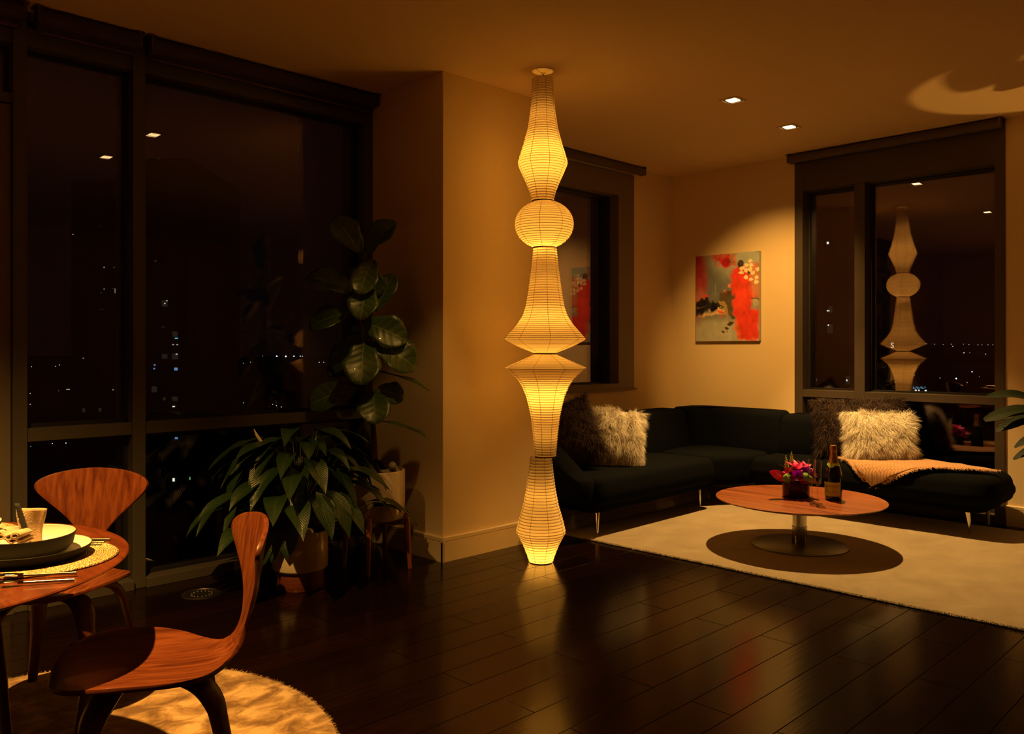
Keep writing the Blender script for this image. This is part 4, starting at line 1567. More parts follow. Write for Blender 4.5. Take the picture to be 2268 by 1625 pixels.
M_plate = mat('cream_stoneware_inside', (.62, .55, .48), .42)
M_plate_out = noise_bump(mat('stoneware_outside_shaded', (.011, .010, .006), .7, spec=.1), 60, .08, .004)  # shade on plate and bowl outsides is put into their colour
M_gold = mat('woven_gold_straw', (.60, .42, .15), .30, metal=.55)
_v = coords(M_gold)
_n = N(M_gold, 'ShaderNodeTexVoronoi'); _n.inputs['Scale'].default_value = 230
L(M_gold, _v, _n.inputs['Vector'])
_w = N(M_gold, 'ShaderNodeTexWave', wave_type='RINGS', rings_direction='Z'); _w.inputs['Scale'].default_value = 55
_w.inputs['Distortion'].default_value = .6
L(M_gold, _v, _w.inputs['Vector'])
_mm = N(M_gold, 'ShaderNodeMath', operation='MULTIPLY_ADD')
L(M_gold, _w.outputs['Fac'], _mm.inputs[0]); _mm.inputs[1].default_value = .5; L(M_gold, _n.outputs['Distance'], _mm.inputs[2])
_b = N(M_gold, 'ShaderNodeBump'); _b.inputs['Strength'].default_value = .9; _b.inputs['Distance'].default_value = .004
L(M_gold, _mm.outputs[0], _b.inputs['Height']); L(M_gold, _b.outputs[0], bsdf(M_gold).inputs['Normal'])
_r = ramp(M_gold, _mm.outputs[0], [(.30, (.10, .055, .015)), (.85, (.88, .66, .30))])
L(M_gold, _r.outputs[0], bsdf(M_gold).inputs['Base Color'])
M_linen = noise_bump(mat('natural_linen', (.46, .33, .19), .9, sheen=.2), 260, .6, .003)
M_fray = mat('dark_frayed_hem', (.014, .013, .011), .95)
M_steel = mat('gold_brushed_steel', (.24, .20, .14), .22, metal=1.0)


def placemat(c, label, R=.19):
    prof = [(0, .004)]
    for i in range(1, 20):
        r = R * i / 20
        prof += [(r - R / 40, .0045), (r, .0041)]
    prof += [(R - .004, .0045), (R, .003), (R - .001, .0)]
    o = MB().lathe(prof, 72, Matrix.Translation((0, 0, 0))).build('placemat', M_gold, angle=180)
    o.location = (c[0], c[1], DT + .0008)
    return tag(o, label, 'placemat', 'round woven gold placemats')


def plate(c, z, R, label):
    t = tag(empty('dinner_plate', (c[0], c[1], z)), label, 'plate', 'stacked stoneware')
    MB().lathe([(0, .005), (R * .80, .006), (R * .90, .010), (R * .965, .019), (R, .0275), (R - .0005, .0285)], 72).build('glazed_face', M_plate, t)
    MB().lathe([(R - .0005, .0285), (R + .001, .027), (R * .985, .018), (R * .92, .007), (R * .80, .001), (0, .001)], 72).build('outer_side', M_plate_out, t)
    return t


def bowl(c, z, R, h, label):
    t = tag(empty('shallow_bowl', (c[0], c[1], z)), label, 'bowl', 'stacked stoneware')
    MB().lathe([(0, .006), (R * .62, .006), (R * .82, .010), (R * .93, .022), (R * .985, .045), (R - .002, h), (R - .001, h + .001)], 72).build('glazed_face', M_plate, t)
    MB().lathe([(R - .001, h + .001), (R + .001, h), (R * .995, .045), (R * .95, .020), (R * .84, .005), (R * .62, .0), (0, .0)], 72).build('outer_side', M_plate_out, t)
    return t


PC = (.625, 2.395)
placemat(PC, 'gold placemat under the stacked plate and bowl')
plate((.610, 2.415), DT + .0062, .145, 'cream dinner plate under the bowl with the napkin')
bowl((.605, 2.435), DT + .0135, .118, .050, 'cream bowl with shade painted on the outside, holding the folded napkin')
P2 = (.500, 2.870)
placemat(P2, 'gold placemat on the far side of the table before the window chair', .195)
plate((.505, 2.885), DT + .0062, .145, 'cream dinner plate on the far placemat')


def napkin():
    c = Vector((.606, 2.432, DT + .0225))
    t = tag(empty('linen_napkin', c), 'folded tan linen napkin with dark frayed edge standing in the bowl', 'napkin')
    r, d, u = RIGHT, FWD, Vector((0, 0, 1))
    P = lambda a, b, z: r * a + d * b + u * z

    def cloth(grid, name, m, th=.003):
        n, k = len(grid), len(grid[0])
        vs = [p for row in grid for p in row]
        fs = [(i * k + j, i * k + j + 1, (i + 1) * k + j + 1, (i + 1) * k + j) for i in range(n - 1) for j in range(k - 1)]
        o = MB().add(vs, fs).build(name, m, t, angle=180)
        sd = o.modifiers.new('thick', 'SOLIDIFY'); sd.thickness = th; sd.offset = 0
        return o
    # standing fold
    g = []
    for i in range(13):
        v = i / 12
        row = []
        for j in range(11):
            s = j / 10
            a = -.030 + .066 * s + (.006 * v) * (s - .3) + .004 * math.sin(v * 5 + s * 3)
            b = .012 - .010 * math.sin(PI * s) + .006 * v + .003 * math.sin(s * 9)
            row.append(P(a, b, .012 + .092 * v + .004 * math.sin(s * 3) * v))
        g.append(row)
    cloth(g, 'standing_fold', M_linen)
    # dark frayed strip running up the fold
    g = []
    for i in range(13):
        v = i / 12
        row = []
        for j in range(4):
            s = j / 3
            a = .012 - .034 * v ** 1.3 + (-.009 + .018 * s) * (1 - .3 * v)
            row.append(P(a, -.013 + .010 * v, .016 + .106 * v))
        g.append(row)
    cloth(g, 'frayed_hem', M_fray, .002)
    mb = MB()
    for k in range(150):
        v = random.random()
        sgn = random.choice((-1, 1))
        a = .012 - .034 * v ** 1.3 + sgn * .009 * (1 - .3 * v)
        b = P(a, -.014 + .010 * v, .016 + .106 * v)
        tip = b + r * sgn * random.uniform(.002, .006) + d * random.uniform(-.004, .002) + u * random.uniform(-.002, .005)
        mb.add([b - u * .0005, b + u * .0005, tip], [(0, 1, 2)])
    mb.build('frayed_threads', M_fray, t, smooth=False)
    # rolled lower folds, seen end on
    for k, (h0, sc) in enumerate(((.004, 1.0), (.012, .82), (.020, .62))):
        g = []
        for i in range(26):
            s = i / 25
            a = -.040 + .082 * s * (1 - .02 * k)
            z = .004 + h0 + .030 * (1 - s) ** 2.2 * (1 - .2 * k) + .0035 * math.sin(s * 17 + k * 1.3)
            g.append([P(a, -.088 + .052 * q, z + .030 + .002 * q) for q in (0, .25, .5, .75, 1)])
        cloth(g, 'rolled_fold', M_linen, .0045)
    mb = MB()
    roll = [P(.026 + .014 * math.cos(q * .42) * (1 - q * .018), -.091 - .001 * q * .1, .056 + .011 * math.sin(q * .42) * (1 - q * .018)) for q in range(30)]
    vs = []
    for p in roll: vs += [p, p + d * .05]
    fs = [(2 * i, 2 * i + 1, 2 * i + 3, 2 * i + 2) for i in range(len(roll) - 1)]
    o = mb.add(vs, fs).build('rolled_fold', M_linen, t, angle=180)
    sd = o.modifiers.new('thick', 'SOLIDIFY'); sd.thickness = .003
    g = []
    for i in range(9):
        v = i / 8
        g.append([P(-.062 + .050 * v + q * .002, -.083 + .012 * v + q * .004, .076 - .018 * v + q * .010) for q in (-1, 0, 1)])
    cloth(g, 'frayed_hem', M_fray, .002)


napkin()


def cutlery(kind, name, a, b, label):
    """a is the handle's end, b the working end"""
    a, b = Vector(a), Vector(b)
    t = tag(empty(name, a), label, kind, 'cutlery beside the plates')
    ax = (b - a).normalized()
    sd = Vector((-ax.y, ax.x, 0))
    ln = (b - a).length
    hl = ln * .60
    MB().tube([Vector((0, 0, 0)), ax * hl * .5, ax * hl, ax * (hl + .012)], [.0038, .0032, .0028, .0032], 12, flat=1.0, side=sd).build('handle', M_steel, t)
    mb = MB()
    s = ax * hl
    if kind == 'fork':
        w_ = .011
        pts = [(0, .003), (.02, .008), (.035, w_), (.045, w_)]
        vs = []
        for q, ww in pts:
            for e in (-1, 1): vs.append(s + ax * q + sd * ww * e + Vector((0, 0, .003 - .06 * (q - .025) ** 2 * 0)))
        mb.add(vs, [(2 * i, 2 * i + 1, 2 * i + 3, 2 * i + 2) for i in range(len(pts) - 1)])
        for e in (-.9, -.3, .3, .9):
            mb.tube([s + ax * .044 + sd * w_ * e + Vector((0, 0, .003)), s + ax * (ln - hl) + sd * w_ * e * .9 + Vector((0, 0, .004))], [.0014, .0008], 6)
        o = mb.build('tines', M_steel, t)
    elif kind == 'knife':
        l = ln - hl
        vs = [s + sd * e * ww + ax * q for q, ww in ((0, .003), (.01, .009), (l * .7, .0095), (l, .001)) for e in (-1, .3)]
        o = mb.add(vs, [(2 * i, 2 * i + 1, 2 * i + 3, 2 * i + 2) for i in range(3)]).build('blade', M_steel, t)
    else:
        l = ln - hl
        vs, fs = [], []
        for i in range(9):
            u = i / 8
            ww = .020 * math.sin(PI * min(1, .1 + .9 * u)) ** .7 + .001
            for j in range(7):
                e = -1 + j / 3
                vs.append(s + ax * (l * u) + sd * ww * e + Vector((0, 0, -.004 + .005 * e * e + .004 * (2 * u - 1) ** 2)))
        for i in range(8):
            for j in range(6):
                q = i * 7 + j
                fs.append((q, q + 1, q + 8, q + 7))
        o = mb.add(vs, fs).build('spoon_bowl', M_steel, t)
    m2 = o.modifiers.new('thick', 'SOLIDIFY'); m2.thickness = .0014
    return t


zc = DT + .0085
cutlery('fork', 'dinner_fork', (.645, 2.153, zc), (.482, 2.262, zc), 'fork on the gold placemat nearest the plate')
cutlery('fork', 'salad_fork', (.625, 2.103, zc - .003), (.470, 2.190, zc), 'outer fork at the placemat and table edge')
cutlery('knife', 'table_knife', (.833, 2.486, zc - .005), (.655, 2.620, zc), 'long knife beyond the bowl on the bare table')
cutlery('spoon', 'table_spoon', (.806, 2.452, zc - .003), (.650, 2.575, zc), 'spoon lying beside the knife')
cutlery('fork', 'dessert_fork', (.790, 2.424, zc - .002), (.650, 2.535, zc), 'small fork tucked under the plate rim by the spoon')

# round metal floor outlet
fo = tag(empty('floor_outlet_cover', (1.815, 4.095, 0)), 'round metal floor outlet cover set in the dark planks by the window', 'outlet cover')
MB().lathe([(0, .003), (.075, .003), (.078, .006), (.092, .005), (.098, .001)], 56).build('cover_ring', M_brushed, fo, angle=30)
mb = MB()
for k in range(16):
    a = 2 * PI * k / 16
    mb.lathe([(0, .0065), (.004, .006), (.005, .003)], 8, Matrix.Translation((.05 * math.cos(a), .05 * math.sin(a), 0)))
mb.build('cover_stud', M_brushed, fo)


# ------------------------------------------------------------------ plants
def blade(mb, base, tip, width, up, curl, fold, n=10, m_=6, prof=None, wave=0.0, seed=0, droop=0.0):
    base, tip = Vector(base), Vector(tip)
    ax = tip - base; ln = ax.length; ax.normalize()
    side = ax.cross(Vector(up))
    if side.length < .05: side = ax.cross(Vector((.3, .9, .2)))
    side.normalize()
    nrm = side.cross(ax).normalized()
    st = len(mb.v)
    for i in range(n + 1):
        u = i / n
        w_ = max(.0008, prof(u)) * width / 2
        c = base + ax * (ln * u) + nrm * (curl * ln * 4 * u * (1 - u) * .5) - Vector((0, 0, droop * ln * u * u))
        for j in range(m_ + 1):
            v = -1 + 2 * j / m_
            p = c + side * (w_ * v) + nrm * (fold * w_ * abs(v) ** 1.4 + wave * width * math.sin(u * 11 + seed + (2 if v > 0 else 0)) * v * v)
            mb.v.append(tuple(p)); mb.uv.append((u, (v + 1) / 2))
    for i in range(n):
        for j in range(m_):
            a = st + i * (m_ + 1) + j
            mb.f.append((a, a + 1, a + m_ + 2, a + m_ + 1))
    return mb


fig_prof = lambda u: (math.sin(PI * (.04 + .93 * u) ** 1.25) ** .62) * (1 - .16 * math.exp(-((u - .38) / .12) ** 2))
lily_prof = lambda u: math.sin(PI * (.02 + .98 * u) ** .80) ** .95


def fig_plant():
    px, py = 2.75, 3.89
    t = tag(empty('potted_fiddle_leaf_fig', (px, py, .283)), 'tall fiddle-leaf fig in a cream cylinder pot on a wooden stand', 'plant')
    o0 = Vector((-px, -py, -.283))
    R, h = .160, .277
    MB().lathe([(0, .004), (R - .02, .0), (R - .006, .006), (R, .022), (R, h - .004), (R - .003, h), (R - .012, h), (R - .014, h - .01), (R - .014, h - .04), (0, h - .04)], 64).build('pot', M_pot, t, angle=50)
    MB().lathe([(0, h - .030), (R - .015, h - .032)], 32).build('soil', M_soil, t)
    trunk = [(2.739, 3.89, .51), (2.739, 3.886, .585), (2.728, 3.897, .843), (2.713, 3.911, 1.049), (2.690, 3.935, 1.281), (2.672, 3.952, 1.461), (2.684, 3.940, 1.693), (2.689, 3.935, 1.80)]
    MB().tube([Vector(p) + o0 for p in trunk], [.017, .016, .014, .012, .010, .009, .007, .004], 10).build('trunk', M_bark, t)
    LV = [((2.68, 3.944, 1.796), (2.606, 4.087, 1.997), .150), ((2.702, 3.922, 1.796), (2.782, 3.773, 1.955), .165), ((2.728, 3.897, 1.758), (2.619, 3.863, 1.583), .140),
          ((2.713, 3.911, 1.719), (2.739, 3.886, 1.57), .12), ((2.64, 3.984, 1.577), (2.470, 4.143, 1.662), .170), ((2.707, 3.917, 1.611), (2.611, 3.843, 1.440), .150),
          ((2.735, 3.89, 1.461), (2.834, 3.855, 1.669), .115), ((2.636, 3.987, 1.461), (2.475, 4.121, 1.394), .165), ((2.691, 3.933, 1.397), (2.840, 3.769, 1.317), .170),
          ((2.72, 3.881, 1.345), (2.864, 3.842, 1.372), .10), ((2.671, 3.953, 1.327), (2.600, 4.101, 1.146), .150), ((2.691, 3.933, 1.291), (2.594, 3.818, 1.085), .185),
          ((2.731, 3.893, 1.286), (2.885, 3.744, 1.165), .190), ((2.72, 3.904, 1.121), (2.935, 3.690, 1.034), .120), ((2.744, 3.881, 1.018), (2.875, 3.820, .985), .115),
          ((2.665, 3.958, 1.018), (2.483, 4.140, .946), .165), ((2.728, 3.897, 1.003), (2.657, 3.775, .858), .165), ((2.75, 3.875, .838), (2.925, 3.702, .771), .100),
          ((2.70, 3.95, 1.66), (2.76, 4.10, 1.74), .14), ((2.69, 3.97, 1.38), (2.80, 4.10, 1.30), .15), ((2.70, 3.96, 1.12), (2.62, 4.16, 1.16), .15), ((2.72, 3.93, .95), (2.80, 4.09, .93), .13)]
    for k, (b, tip, wd) in enumerate(LV):
        b, tip = Vector(b), Vector(tip)
        # petiole from the trunk
        zt = min(max(b.z - .03, .6), 1.79)
        tx = np.interp(zt, [p[2] for p in trunk], [p[0] for p in trunk]); ty = np.interp(zt, [p[2] for p in trunk], [p[1] for p in trunk])
        ax = (tip - b).normalized()
        # most blades turn their upper face to the room
        up = Vector((-.55, -.60, .55 + .3 * math.sin(k * 2.1)))
        if k in (11, 16): up = Vector((-.55, -.75, .25))
        if k in (13, 17): up = Vector((.1, -.1, 1))
        mb = blade(MB(), b + o0, tip + o0 + (tip - b) * .10, wd * 1.18, up, .10 + .06 * math.sin(k * 1.7), .16, 12, 8, fig_prof, .035, k, .05)
        o = mb.build('leaf', M_fig, t, angle=180)
        sd = o.modifiers.new('thick', 'SOLIDIFY'); sd.thickness = .0012; sd.offset = 0
        MB().tube([Vector((tx, ty, zt)) + o0, (Vector((tx, ty, zt)) + b) / 2 + o0 + Vector((0, 0, .005)), b + o0], [.004, .0032, .003], 6).build('leaf_stalk', M_stem, o)
    # wooden stand: ring carried by four legs
    st = tag(empty('plant_stand', (px, py, 0)), 'four-legged wooden plant stand under the fig pot', 'plant stand')
    yaw = math.atan2(3.754 - py, 2.609 - px)
    for k in range(4):
        a = yaw + k * PI / 2 + math.radians(-4)
        c, s = math.cos(a), math.sin(a)
        MB().tube([(.192 * c, .192 * s, 0), (.182 * c, .182 * s, .15), (.174 * c, .174 * s, .282), (.172 * c, .172 * s, .315)], [.012, .015, .0175, .0165], 12).build('leg', M_stand, st)
    cb = MB()
    for a in (yaw - .07, yaw + PI / 2 - .07):
        M = Matrix.Rotation(a, 4, 'Z')
        cb.box(-.174, -.012, .250, .174, .012, .282, M)
    cb.build('cross_bar', M_stand, st, smooth=False, bevel=.003)
    # pebbles on the soil towards the pillar
    rnd = random.Random(4)
    for k, (a, d, z, r) in enumerate(((.072, -.030, .262, .032), (.105, .000, .262, .030), (.085, .055, .268, .030), (.050, -.075, .260, .026), (.095, -.040, .300, .030))):
        pos = Vector((px, py, .283)) + RIGHT * a + FWD * d + Vector((0, 0, z))
        pebble(pos, r, M_stone, ('round grey pebble at the rim of the fig pot', 'grey pebble beside the rim pebble in the fig pot', 'grey pebble at the back of the fig pot', 'small grey pebble nearest the fig trunk', 'grey pebble lying on top of the others in the fig pot')[k], 'pebbles in the fig pot', k)


def pebble(pos, r, m, label, group, seed):
    mb = MB()
    vs, fs = [], []
    for i in range(9):
        th = PI * i / 8
        for j in range(14):
            ph = 2 * PI * j / 14
            d = Vector((math.sin(th) * math.cos(ph), math.sin(th) * math.sin(ph), math.cos(th)))
            q = r * (1 + .16 * noise.noise(d * 1.6 + Vector((seed * 3.1, 0, 0))))
            vs.append((d.x * q * 1.08, d.y * q * .92, d.z * q * .74))
    for i in range(8):
        for j in range(14):
            j2 = (j + 1) % 14
            fs.append((i * 14 + j, (i + 1) * 14 + j, (i + 1) * 14 + j2, i * 14 + j2))
    o = mb.add(vs, fs).build('pebble', m, angle=180)
    o.location = pos
    o.rotation_euler = (seed * .4, seed * .7, seed)
    return tag(o, label, 'stone', group)


fig_plant()


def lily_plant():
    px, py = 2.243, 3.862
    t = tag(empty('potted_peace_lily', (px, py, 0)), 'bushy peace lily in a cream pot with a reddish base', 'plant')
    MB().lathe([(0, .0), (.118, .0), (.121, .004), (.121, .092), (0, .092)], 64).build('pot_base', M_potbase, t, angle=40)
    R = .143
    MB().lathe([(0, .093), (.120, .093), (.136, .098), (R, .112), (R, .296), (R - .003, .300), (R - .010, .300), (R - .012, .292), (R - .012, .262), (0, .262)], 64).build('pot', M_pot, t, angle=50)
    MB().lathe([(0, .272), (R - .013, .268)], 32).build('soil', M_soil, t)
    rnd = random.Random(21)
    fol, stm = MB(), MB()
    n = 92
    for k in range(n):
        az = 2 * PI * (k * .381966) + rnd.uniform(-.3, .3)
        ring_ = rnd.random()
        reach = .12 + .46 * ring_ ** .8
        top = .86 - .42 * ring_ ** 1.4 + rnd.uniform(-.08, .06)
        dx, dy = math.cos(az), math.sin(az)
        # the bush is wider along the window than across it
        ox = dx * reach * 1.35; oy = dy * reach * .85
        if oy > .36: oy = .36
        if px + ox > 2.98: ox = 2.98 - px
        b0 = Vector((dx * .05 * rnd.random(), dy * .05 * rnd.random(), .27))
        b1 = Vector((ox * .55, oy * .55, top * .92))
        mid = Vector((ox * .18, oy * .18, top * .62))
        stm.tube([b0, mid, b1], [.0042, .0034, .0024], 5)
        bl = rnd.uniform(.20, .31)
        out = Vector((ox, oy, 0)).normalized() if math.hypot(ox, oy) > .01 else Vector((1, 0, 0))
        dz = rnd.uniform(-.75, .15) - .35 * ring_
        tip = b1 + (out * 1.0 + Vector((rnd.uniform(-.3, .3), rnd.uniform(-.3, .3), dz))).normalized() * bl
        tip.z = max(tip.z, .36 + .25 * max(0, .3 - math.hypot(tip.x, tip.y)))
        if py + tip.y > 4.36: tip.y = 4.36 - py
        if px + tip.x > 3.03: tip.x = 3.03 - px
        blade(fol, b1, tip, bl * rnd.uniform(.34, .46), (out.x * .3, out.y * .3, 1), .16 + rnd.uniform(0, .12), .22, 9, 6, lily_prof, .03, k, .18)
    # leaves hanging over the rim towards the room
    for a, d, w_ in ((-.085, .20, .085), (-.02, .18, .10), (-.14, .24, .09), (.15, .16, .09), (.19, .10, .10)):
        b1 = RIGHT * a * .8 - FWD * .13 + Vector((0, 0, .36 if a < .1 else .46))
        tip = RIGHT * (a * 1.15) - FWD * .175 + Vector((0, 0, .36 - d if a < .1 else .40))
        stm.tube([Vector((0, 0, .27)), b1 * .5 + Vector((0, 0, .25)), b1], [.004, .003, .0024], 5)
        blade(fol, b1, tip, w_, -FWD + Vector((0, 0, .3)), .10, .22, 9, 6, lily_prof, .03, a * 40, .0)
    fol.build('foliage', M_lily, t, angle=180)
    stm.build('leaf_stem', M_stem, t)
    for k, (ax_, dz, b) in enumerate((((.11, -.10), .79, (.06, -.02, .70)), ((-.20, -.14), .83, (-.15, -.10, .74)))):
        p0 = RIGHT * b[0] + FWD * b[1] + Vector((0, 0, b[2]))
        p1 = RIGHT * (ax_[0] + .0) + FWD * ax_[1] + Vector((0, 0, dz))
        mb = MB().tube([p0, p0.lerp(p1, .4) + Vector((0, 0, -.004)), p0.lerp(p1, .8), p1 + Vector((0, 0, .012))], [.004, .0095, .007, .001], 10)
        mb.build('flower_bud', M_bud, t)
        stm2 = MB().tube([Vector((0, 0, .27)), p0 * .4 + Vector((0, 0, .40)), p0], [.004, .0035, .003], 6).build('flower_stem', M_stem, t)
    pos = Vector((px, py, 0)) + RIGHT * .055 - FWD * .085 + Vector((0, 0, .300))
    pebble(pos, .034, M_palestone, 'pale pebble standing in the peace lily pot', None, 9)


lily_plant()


# plant, small table and glass at the edge of the picture
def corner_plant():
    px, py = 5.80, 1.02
    t = tag(empty('potted_corner_fig', (px, py, .0135)), 'fig with leaves coloured as if in shade reaching in beside the chaise end', 'plant')
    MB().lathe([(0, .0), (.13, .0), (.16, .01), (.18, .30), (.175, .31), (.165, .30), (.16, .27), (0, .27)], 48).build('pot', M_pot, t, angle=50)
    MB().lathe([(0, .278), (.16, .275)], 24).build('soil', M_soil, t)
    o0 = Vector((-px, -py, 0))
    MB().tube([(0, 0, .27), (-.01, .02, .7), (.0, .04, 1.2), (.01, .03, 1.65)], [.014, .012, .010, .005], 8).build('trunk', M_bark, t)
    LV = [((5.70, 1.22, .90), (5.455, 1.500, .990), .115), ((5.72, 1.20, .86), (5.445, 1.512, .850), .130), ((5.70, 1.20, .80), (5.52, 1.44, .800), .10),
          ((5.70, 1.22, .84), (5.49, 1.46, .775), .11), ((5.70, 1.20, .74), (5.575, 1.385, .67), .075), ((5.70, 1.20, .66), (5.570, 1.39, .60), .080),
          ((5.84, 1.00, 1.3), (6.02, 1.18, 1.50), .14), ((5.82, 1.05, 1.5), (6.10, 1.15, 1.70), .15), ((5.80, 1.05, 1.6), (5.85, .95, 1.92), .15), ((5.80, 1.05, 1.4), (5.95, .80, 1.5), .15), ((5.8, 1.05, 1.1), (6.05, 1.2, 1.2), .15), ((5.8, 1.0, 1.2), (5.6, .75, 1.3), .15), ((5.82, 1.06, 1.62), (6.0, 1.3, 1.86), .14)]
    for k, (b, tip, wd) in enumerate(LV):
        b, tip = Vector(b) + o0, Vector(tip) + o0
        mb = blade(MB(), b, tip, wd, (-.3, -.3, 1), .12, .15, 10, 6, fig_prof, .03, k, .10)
        lf = mb.build('leaf', M_fig_shade, t, angle=180)
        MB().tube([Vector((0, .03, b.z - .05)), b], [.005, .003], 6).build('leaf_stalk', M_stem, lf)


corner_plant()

st = tag(empty('side_table', (5.46, 1.10, .0135)), 'small round side table carrying a glass beside the plant', 'table')
MB().lathe([(0, .285), (.145, .285), (.15, .290), (.15, .300), (0, .300)], 40).build('table_top', M_walnut_dark, st, angle=30)
MB().tube([(0, 0, .0), (0, 0, .285)], .018, 12).build('pedestal', M_chrome_dark, st)
MB().lathe([(0, 0), (.12, 0), (.12, .008), (.02, .014), (0, .014)], 36).build('base', M_chrome_dark, st, angle=30)
gt = tag(empty('glass_tumbler', (5.478, 1.228, .3145)), 'glass tumbler with a painted amber drink at the side table edge', 'glass')
MB().lathe([(0, .006), (.032, .0), (.036, .004), (.040, .09), (.0385, .0905), (.034, .010), (0, .010)], 32).build('glass_wall', M_flute, gt)
MB().lathe([(0, .011), (.0335, .0112), (.0355, .040), (0, .040)], 28).build('glow', mat('amber_glow', (.55, .14, .02), .1, trans=.6), gt)  # amber colour stands in for the orange light in the glass
ul = tag(empty('floor_uplight', (6.22, .95, 0)), 'small black floor uplight behind the plant beside the chaise', 'lamp')
MB().lathe([(0, 0), (.06, 0), (.06, .02), (.05, .03), (.05, .30), (.044, .30), (.042, .24), (0, .24)], 24).build('housing', M_black, ul, angle=40)


# ------------------------------------------------------------------ the night city outside
def world_at(px, py, d):
    k = d / 1820.0
    p = FWD * d + RIGHT * ((px - 1134) * k)
    return Vector((p.x, p.y, 1.25 - (py - 772) * k))


M_tower = noise_bump(mat('night_tower_facade', (.030, .016, .014), .9), 3, .1, .02)
M_tower2 = mat('night_low_building', (.014, .012, .014), .9)
E_warm = emitter('lit_window_warm', (1.0, .82, .45), .55, False)
E_dim = emitter('lit_window_dim', (.8, .66, .38), .022, False)
E_hot = emitter('lit_window_bright', (1.0, .95, .75), 1.6, False)
E_blue = emitter('lit_window_blue', (.25, .5, 1.0), .6, False)
E_cyan = emitter('lit_window_cyan', (.15, .75, 1.0), .8, False)
E_white = emitter('street_white', (.85, .95, 1.0), 2.2, False)
E_amber = emitter('street_amber', (1.0, .82, .55), 1.3, False)
E_red = emitter('beacon_red', (1.0, .08, .12), .7, False)


def tower(name, x0, x1, ytop, d, label, lights, m=M_tower, depth=22):
    a = world_at(x0, ytop, d); b = world_at(x1, ytop, d)
    c = (a + b) / 2
    t = tag(empty(name, (c.x, c.y, -45)), label, 'building')
    t.rotation_euler = (0, 0, math.atan2(-FWD.x, FWD.y))
    W_ = (b - a).length
    MB().box(-W_ / 2, 0, 0, W_ / 2, depth, a.z + 45).build('facade', m, t, smooth=False)
    k = d / 1820.0
    for (px, py, w_, h_, e) in lights:
        p = world_at(px, py, d)
        u = (p - Vector((c.x, c.y, p.z))).dot(RIGHT)
        o = MB().box(-w_ * k / 2, -.12, -h_ * k / 2, w_ * k / 2, -.02, h_ * k / 2).build('lit_window', e, t, smooth=False)
        o.location = (u, 0, p.z + 45)


tower('tower_block', 158, 264, 400, 130, 'dark apartment tower with scattered lit windows beyond the narrow pane', [
    (258, 289, 2.2, 1.6, E_warm), (162, 519, 1.6, 1.6, E_warm), (222, 500, 3, 1.6, E_dim), (231, 592, 2, 2, E_warm), (255, 592, 8, 4, E_dim), (257, 644, 4, 10, E_warm), (252, 639, 6, 1.6, E_dim), (225, 648, 3, 3, E_dim), (231, 640, 1.6, 1.6, E_warm), (185, 793, 1.8, 1.8, E_warm), (152, 862, 6, 2, E_warm), (251, 863, 2, 2, E_warm), (222, 907, 6, 8, E_dim), (225, 685, 8, 1.2, E_dim), (186, 908, 6, 9, E_dim)])
tower('tower_block', 322, 416, 350, 115, 'dark reddish tower with a column of lit windows beyond the wide pane', [
    (345, 578, 5, 4, E_dim), (352, 351, 7, 2, E_dim), (365, 672, 12, 14, E_dim), (366, 672, 2.4, 2.4, E_hot), (370, 666, 2.2, 1.8, E_hot), (389, 672, 11, 13, mat('unlit_curtain', (.03, .02, .015), .9)), (362, 724, 7, 2.5, E_dim), (388, 740, 11, 12, E_dim), (391, 749, 6, 2.4, E_cyan), (384, 763, 3.4, 2.2, E_warm), (393, 763, 3.4, 2.2, E_warm), (365, 789, 12, 10, E_dim), (388, 789, 13, 13, E_dim), (392, 784, 4, 2, E_hot), (390, 817, 7, 6, E_blue), (343, 808, 3, 3, E_blue), (342, 816, 3, 3, E_blue), (342, 862, 11, 13, E_dim), (364, 883, 6, 6, E_dim), (388, 883, 12, 10, E_dim), (385, 900, 5, 2, E_hot), (391, 970, 6, 4, E_blue), (385, 1062, 4, 7, E_hot), (421, 1059, 2, 6, emitter('lit_window_green', (.4, 1, .45), .5, False))])
tower('tower_block', 1775, 1880, 430, 140, 'dark tower with a few lit rooms beyond the slim pane of the tall window', [
    (1792, 488, 2.5, 4, E_warm), (1833, 538, 4, 5, E_hot), (1804, 585, 8, 3, E_dim), (1804, 658, 8, 3, E_dim), (1802, 657, 2, 2, E_warm), (1838, 685, 10, 14, E_dim), (1834, 688, 5, 3, E_hot), (1838, 728, 12, 20, E_dim), (1834, 720, 3, 3, E_hot), (1804, 698, 5, 2, E_dim), (1804, 733, 8, 4, E_dim), (1805, 770, 7, 4, E_dim), (1829, 770, 3, 3, E_dim), (1805, 842, 9, 8, E_dim), (1807, 840, 2, 3, E_warm), (1877, 842, 10, 18, E_dim), (1875, 842, 2.6, 4, E_hot)])
tower('low_building', 521, 543, 1013, 210, 'small lit building with a bright window grid seen through the peace lily leaves', [
    (532, 1024, 19, 13, E_dim)] + [(524 + 4.6 * i, 1019 + 4.2 * j, 2.8, 2.4, E_hot if (i + j) % 3 else E_blue) for i in range(4) for j in range(3)] + [(524 + 5 * i, 1015, 1.2, 5, E_blue) for i in range(3)], M_tower2, 10)
tower('low_building', 2020, 2054, 852, 260, 'low building with a bright blue and white lit front beyond the tall window', [
    (2023 + 3.2 * i, 857 + 2.6 * j, 2.2, 1.5, (E_blue, E_cyan, E_dim)[(i * 2 + j) % 3]) for i in range(9) for j in range(2)] + [(2028, 864, 4, 2.4, E_white), (2035, 864, 3, 2.2, E_white), (2050, 864.5, 4, 2.4, E_white)], M_tower2, 10)
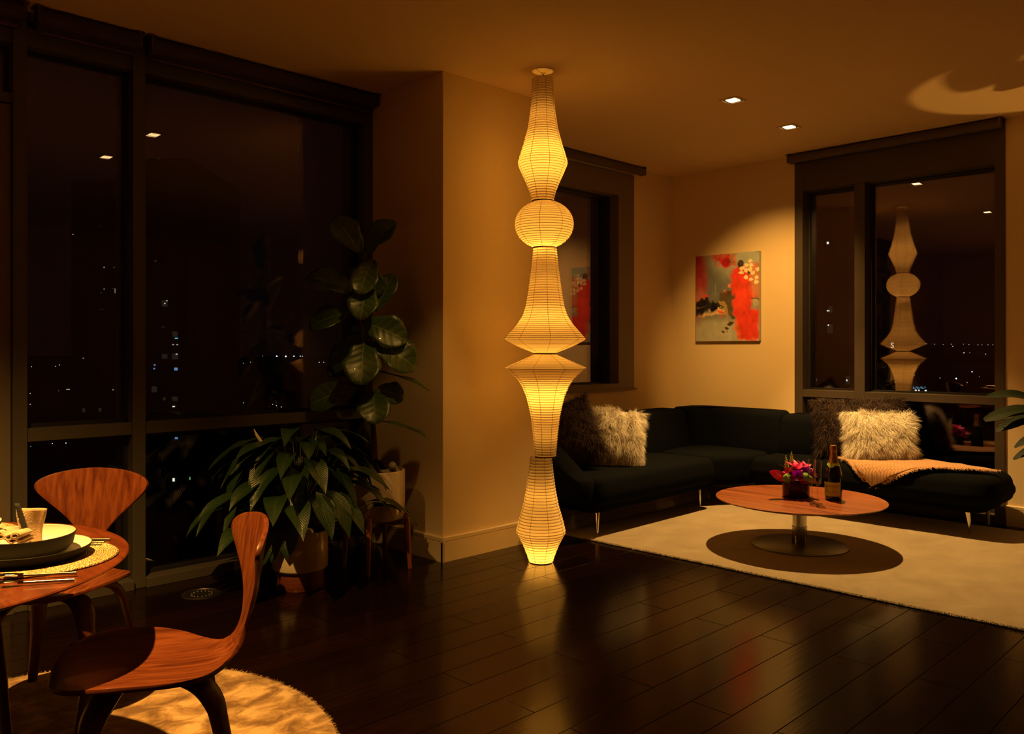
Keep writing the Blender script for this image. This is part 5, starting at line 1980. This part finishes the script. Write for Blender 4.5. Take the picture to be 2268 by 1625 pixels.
tower('low_building', 180, 210, 762, 420, 'distant waterfront building outlined in white light beyond the narrow pane', [
    (181 + 3 * i, 766 + (i % 2), 2.2, 1.6, E_white) for i in range(9)] + [(190, 761, 1.8, 2, E_white)], M_tower2, 10)

# roof sign
sg = tag(empty('roof_sign', world_at(1976.5, 765, 300)), 'glowing white letter S sign on a dark roof beyond the tall window', 'sign')
sg.rotation_euler = (PI / 2, 0, math.atan2(-FWD.x, FWD.y))
tv, tf = text_mesh('S', 2.75)
so = MB().add(tv, tf).build('letter', emitter('sign_white', (1, .85, .7), .9, False), sg, smooth=False)
sm2 = so.modifiers.new('thick', 'SOLIDIFY'); sm2.thickness = .2

SL = [(70, 812, 1.8, 0), (123, 811, 1.6, 0), (132, 808, 1.9, 0), (67, 871, 2.6, 1), (67, 895, 2.4, 1), (116, 982, 2.2, 0), (146, 981, 2.8, 0), (68, 988, 1.6, 0), (143, 933, 1.5, 1), (148, 862, 2.2, 1), (130, 865, 1.4, 1),
      (483, 786, 1.5, 0), (452, 803, 1.4, 0), (483, 890, 1.7, 0), (444, 795, 1.2, 0), (495, 802, 1.2, 1), (506, 779, 1.2, 0), (539, 804, 1.6, 0), (555, 802, 1.4, 0), (582, 788, 1.5, 0), (613, 788.5, 4.0, 0), (633, 789, 4.6, 0), (651, 788.5, 3.6, 0), (665, 788.5, 2.8, 0), (670, 789, 2.0, 0), (539, 892, 1.8, 0), (530, 897, 2.0, 1), (604, 895, 1.8, 0), (612, 898, 1.8, 0), (623, 901, 2.0, 0), (596, 900, 1.5, 2), (612, 892, 1.8, 2), (615, 903, 1.6, 2), (707, 802, 2.0, 0), (716, 797, 2.4, 0), (717, 802, 1.6, 0), (344, 904, 1.5, 1),
      (2037, 761, 1.7, 1), (2052, 761, 1.7, 1), (2070, 762, 2.0, 1), (2089, 763, 1.7, 1), (2107, 762, 2.2, 1), (2110, 767, 2.0, 0), (2134, 762, 1.8, 1), (2146, 763, 2.2, 1), (2166, 763.5, 2.0, 1), (2175, 763.5, 1.8, 1), (2188, 763.5, 2.0, 1), (2199, 763.5, 1.8, 1), (2135, 781, 2.4, 0), (2148, 781, 1.3, 1), (2183, 784, 2.0, 0), (2153, 823, 3.2, 0), (2118, 838, 4.6, 0), (2082, 837, 1.9, 0), (2142, 847, 2.4, 1), (2136, 872, 4.4, 0), (2169, 834, 1.5, 1), (2025, 831, 1.9, 1), (1992, 774, 1.4, 1)]
GROUND = -46.0
cg = MB().box(-900, 30, GROUND - 1, 5200, 5200, GROUND)
struct(cg, 'ground', mat('night_ground', (.004, .004, .005), 1.0))
ridge = MB()
for x0, x1, top in ((-60, 400, 788), (440, 760, 790), (1900, 2300, 764.5)):
    a = world_at(x0, top, 2600); b = world_at(x1, top, 2600)
    n = FWD * 120
    vs = [Vector((a.x, a.y, GROUND)), Vector((b.x, b.y, GROUND)), Vector((b.x, b.y, b.z)), Vector((a.x, a.y, a.z))]
    ridge.add(vs + [v + n for v in vs], [(0, 1, 2, 3), (4, 7, 6, 5), (3, 2, 6, 7), (0, 3, 7, 4), (1, 5, 6, 2)])
struct(ridge, 'hills', mat('night_hills', (.004, .004, .005), 1.0))
for px, py, s, kind in SL:
    e = (E_white, E_amber, E_red)[kind]
    if py < 792:
        p = world_at(px, py, 2590)
        foot = GROUND
    else:
        p = world_at(px, py, 1820 * (1.25 - (GROUND + 8)) / (py - 772))
        foot = GROUND
    d = (p - Vector((0, 0, p.z))).length * 0 + p.dot(FWD)
    r = s * .4 * d / 1820
    t = tag(empty('street_light', (p.x, p.y, foot)), ('distant white street light seen through the window glass', 'distant amber street light seen through the window glass', 'distant red beacon light seen through the window glass')[kind], 'street light', ('white city lights', 'amber city lights', 'red city lights')[kind])
    MB().lathe([(0, -r), (r * .7, -r * .7), (r, 0), (r * .7, r * .7), (0, r)], 8).build('lantern', e, t, smooth=False).location = (0, 0, p.z - foot)
    MB().lathe([(r * .12, 0), (r * .12, p.z - foot - r * .8)], 6, None, True, True).build('post', M_tower2, t, smooth=False)
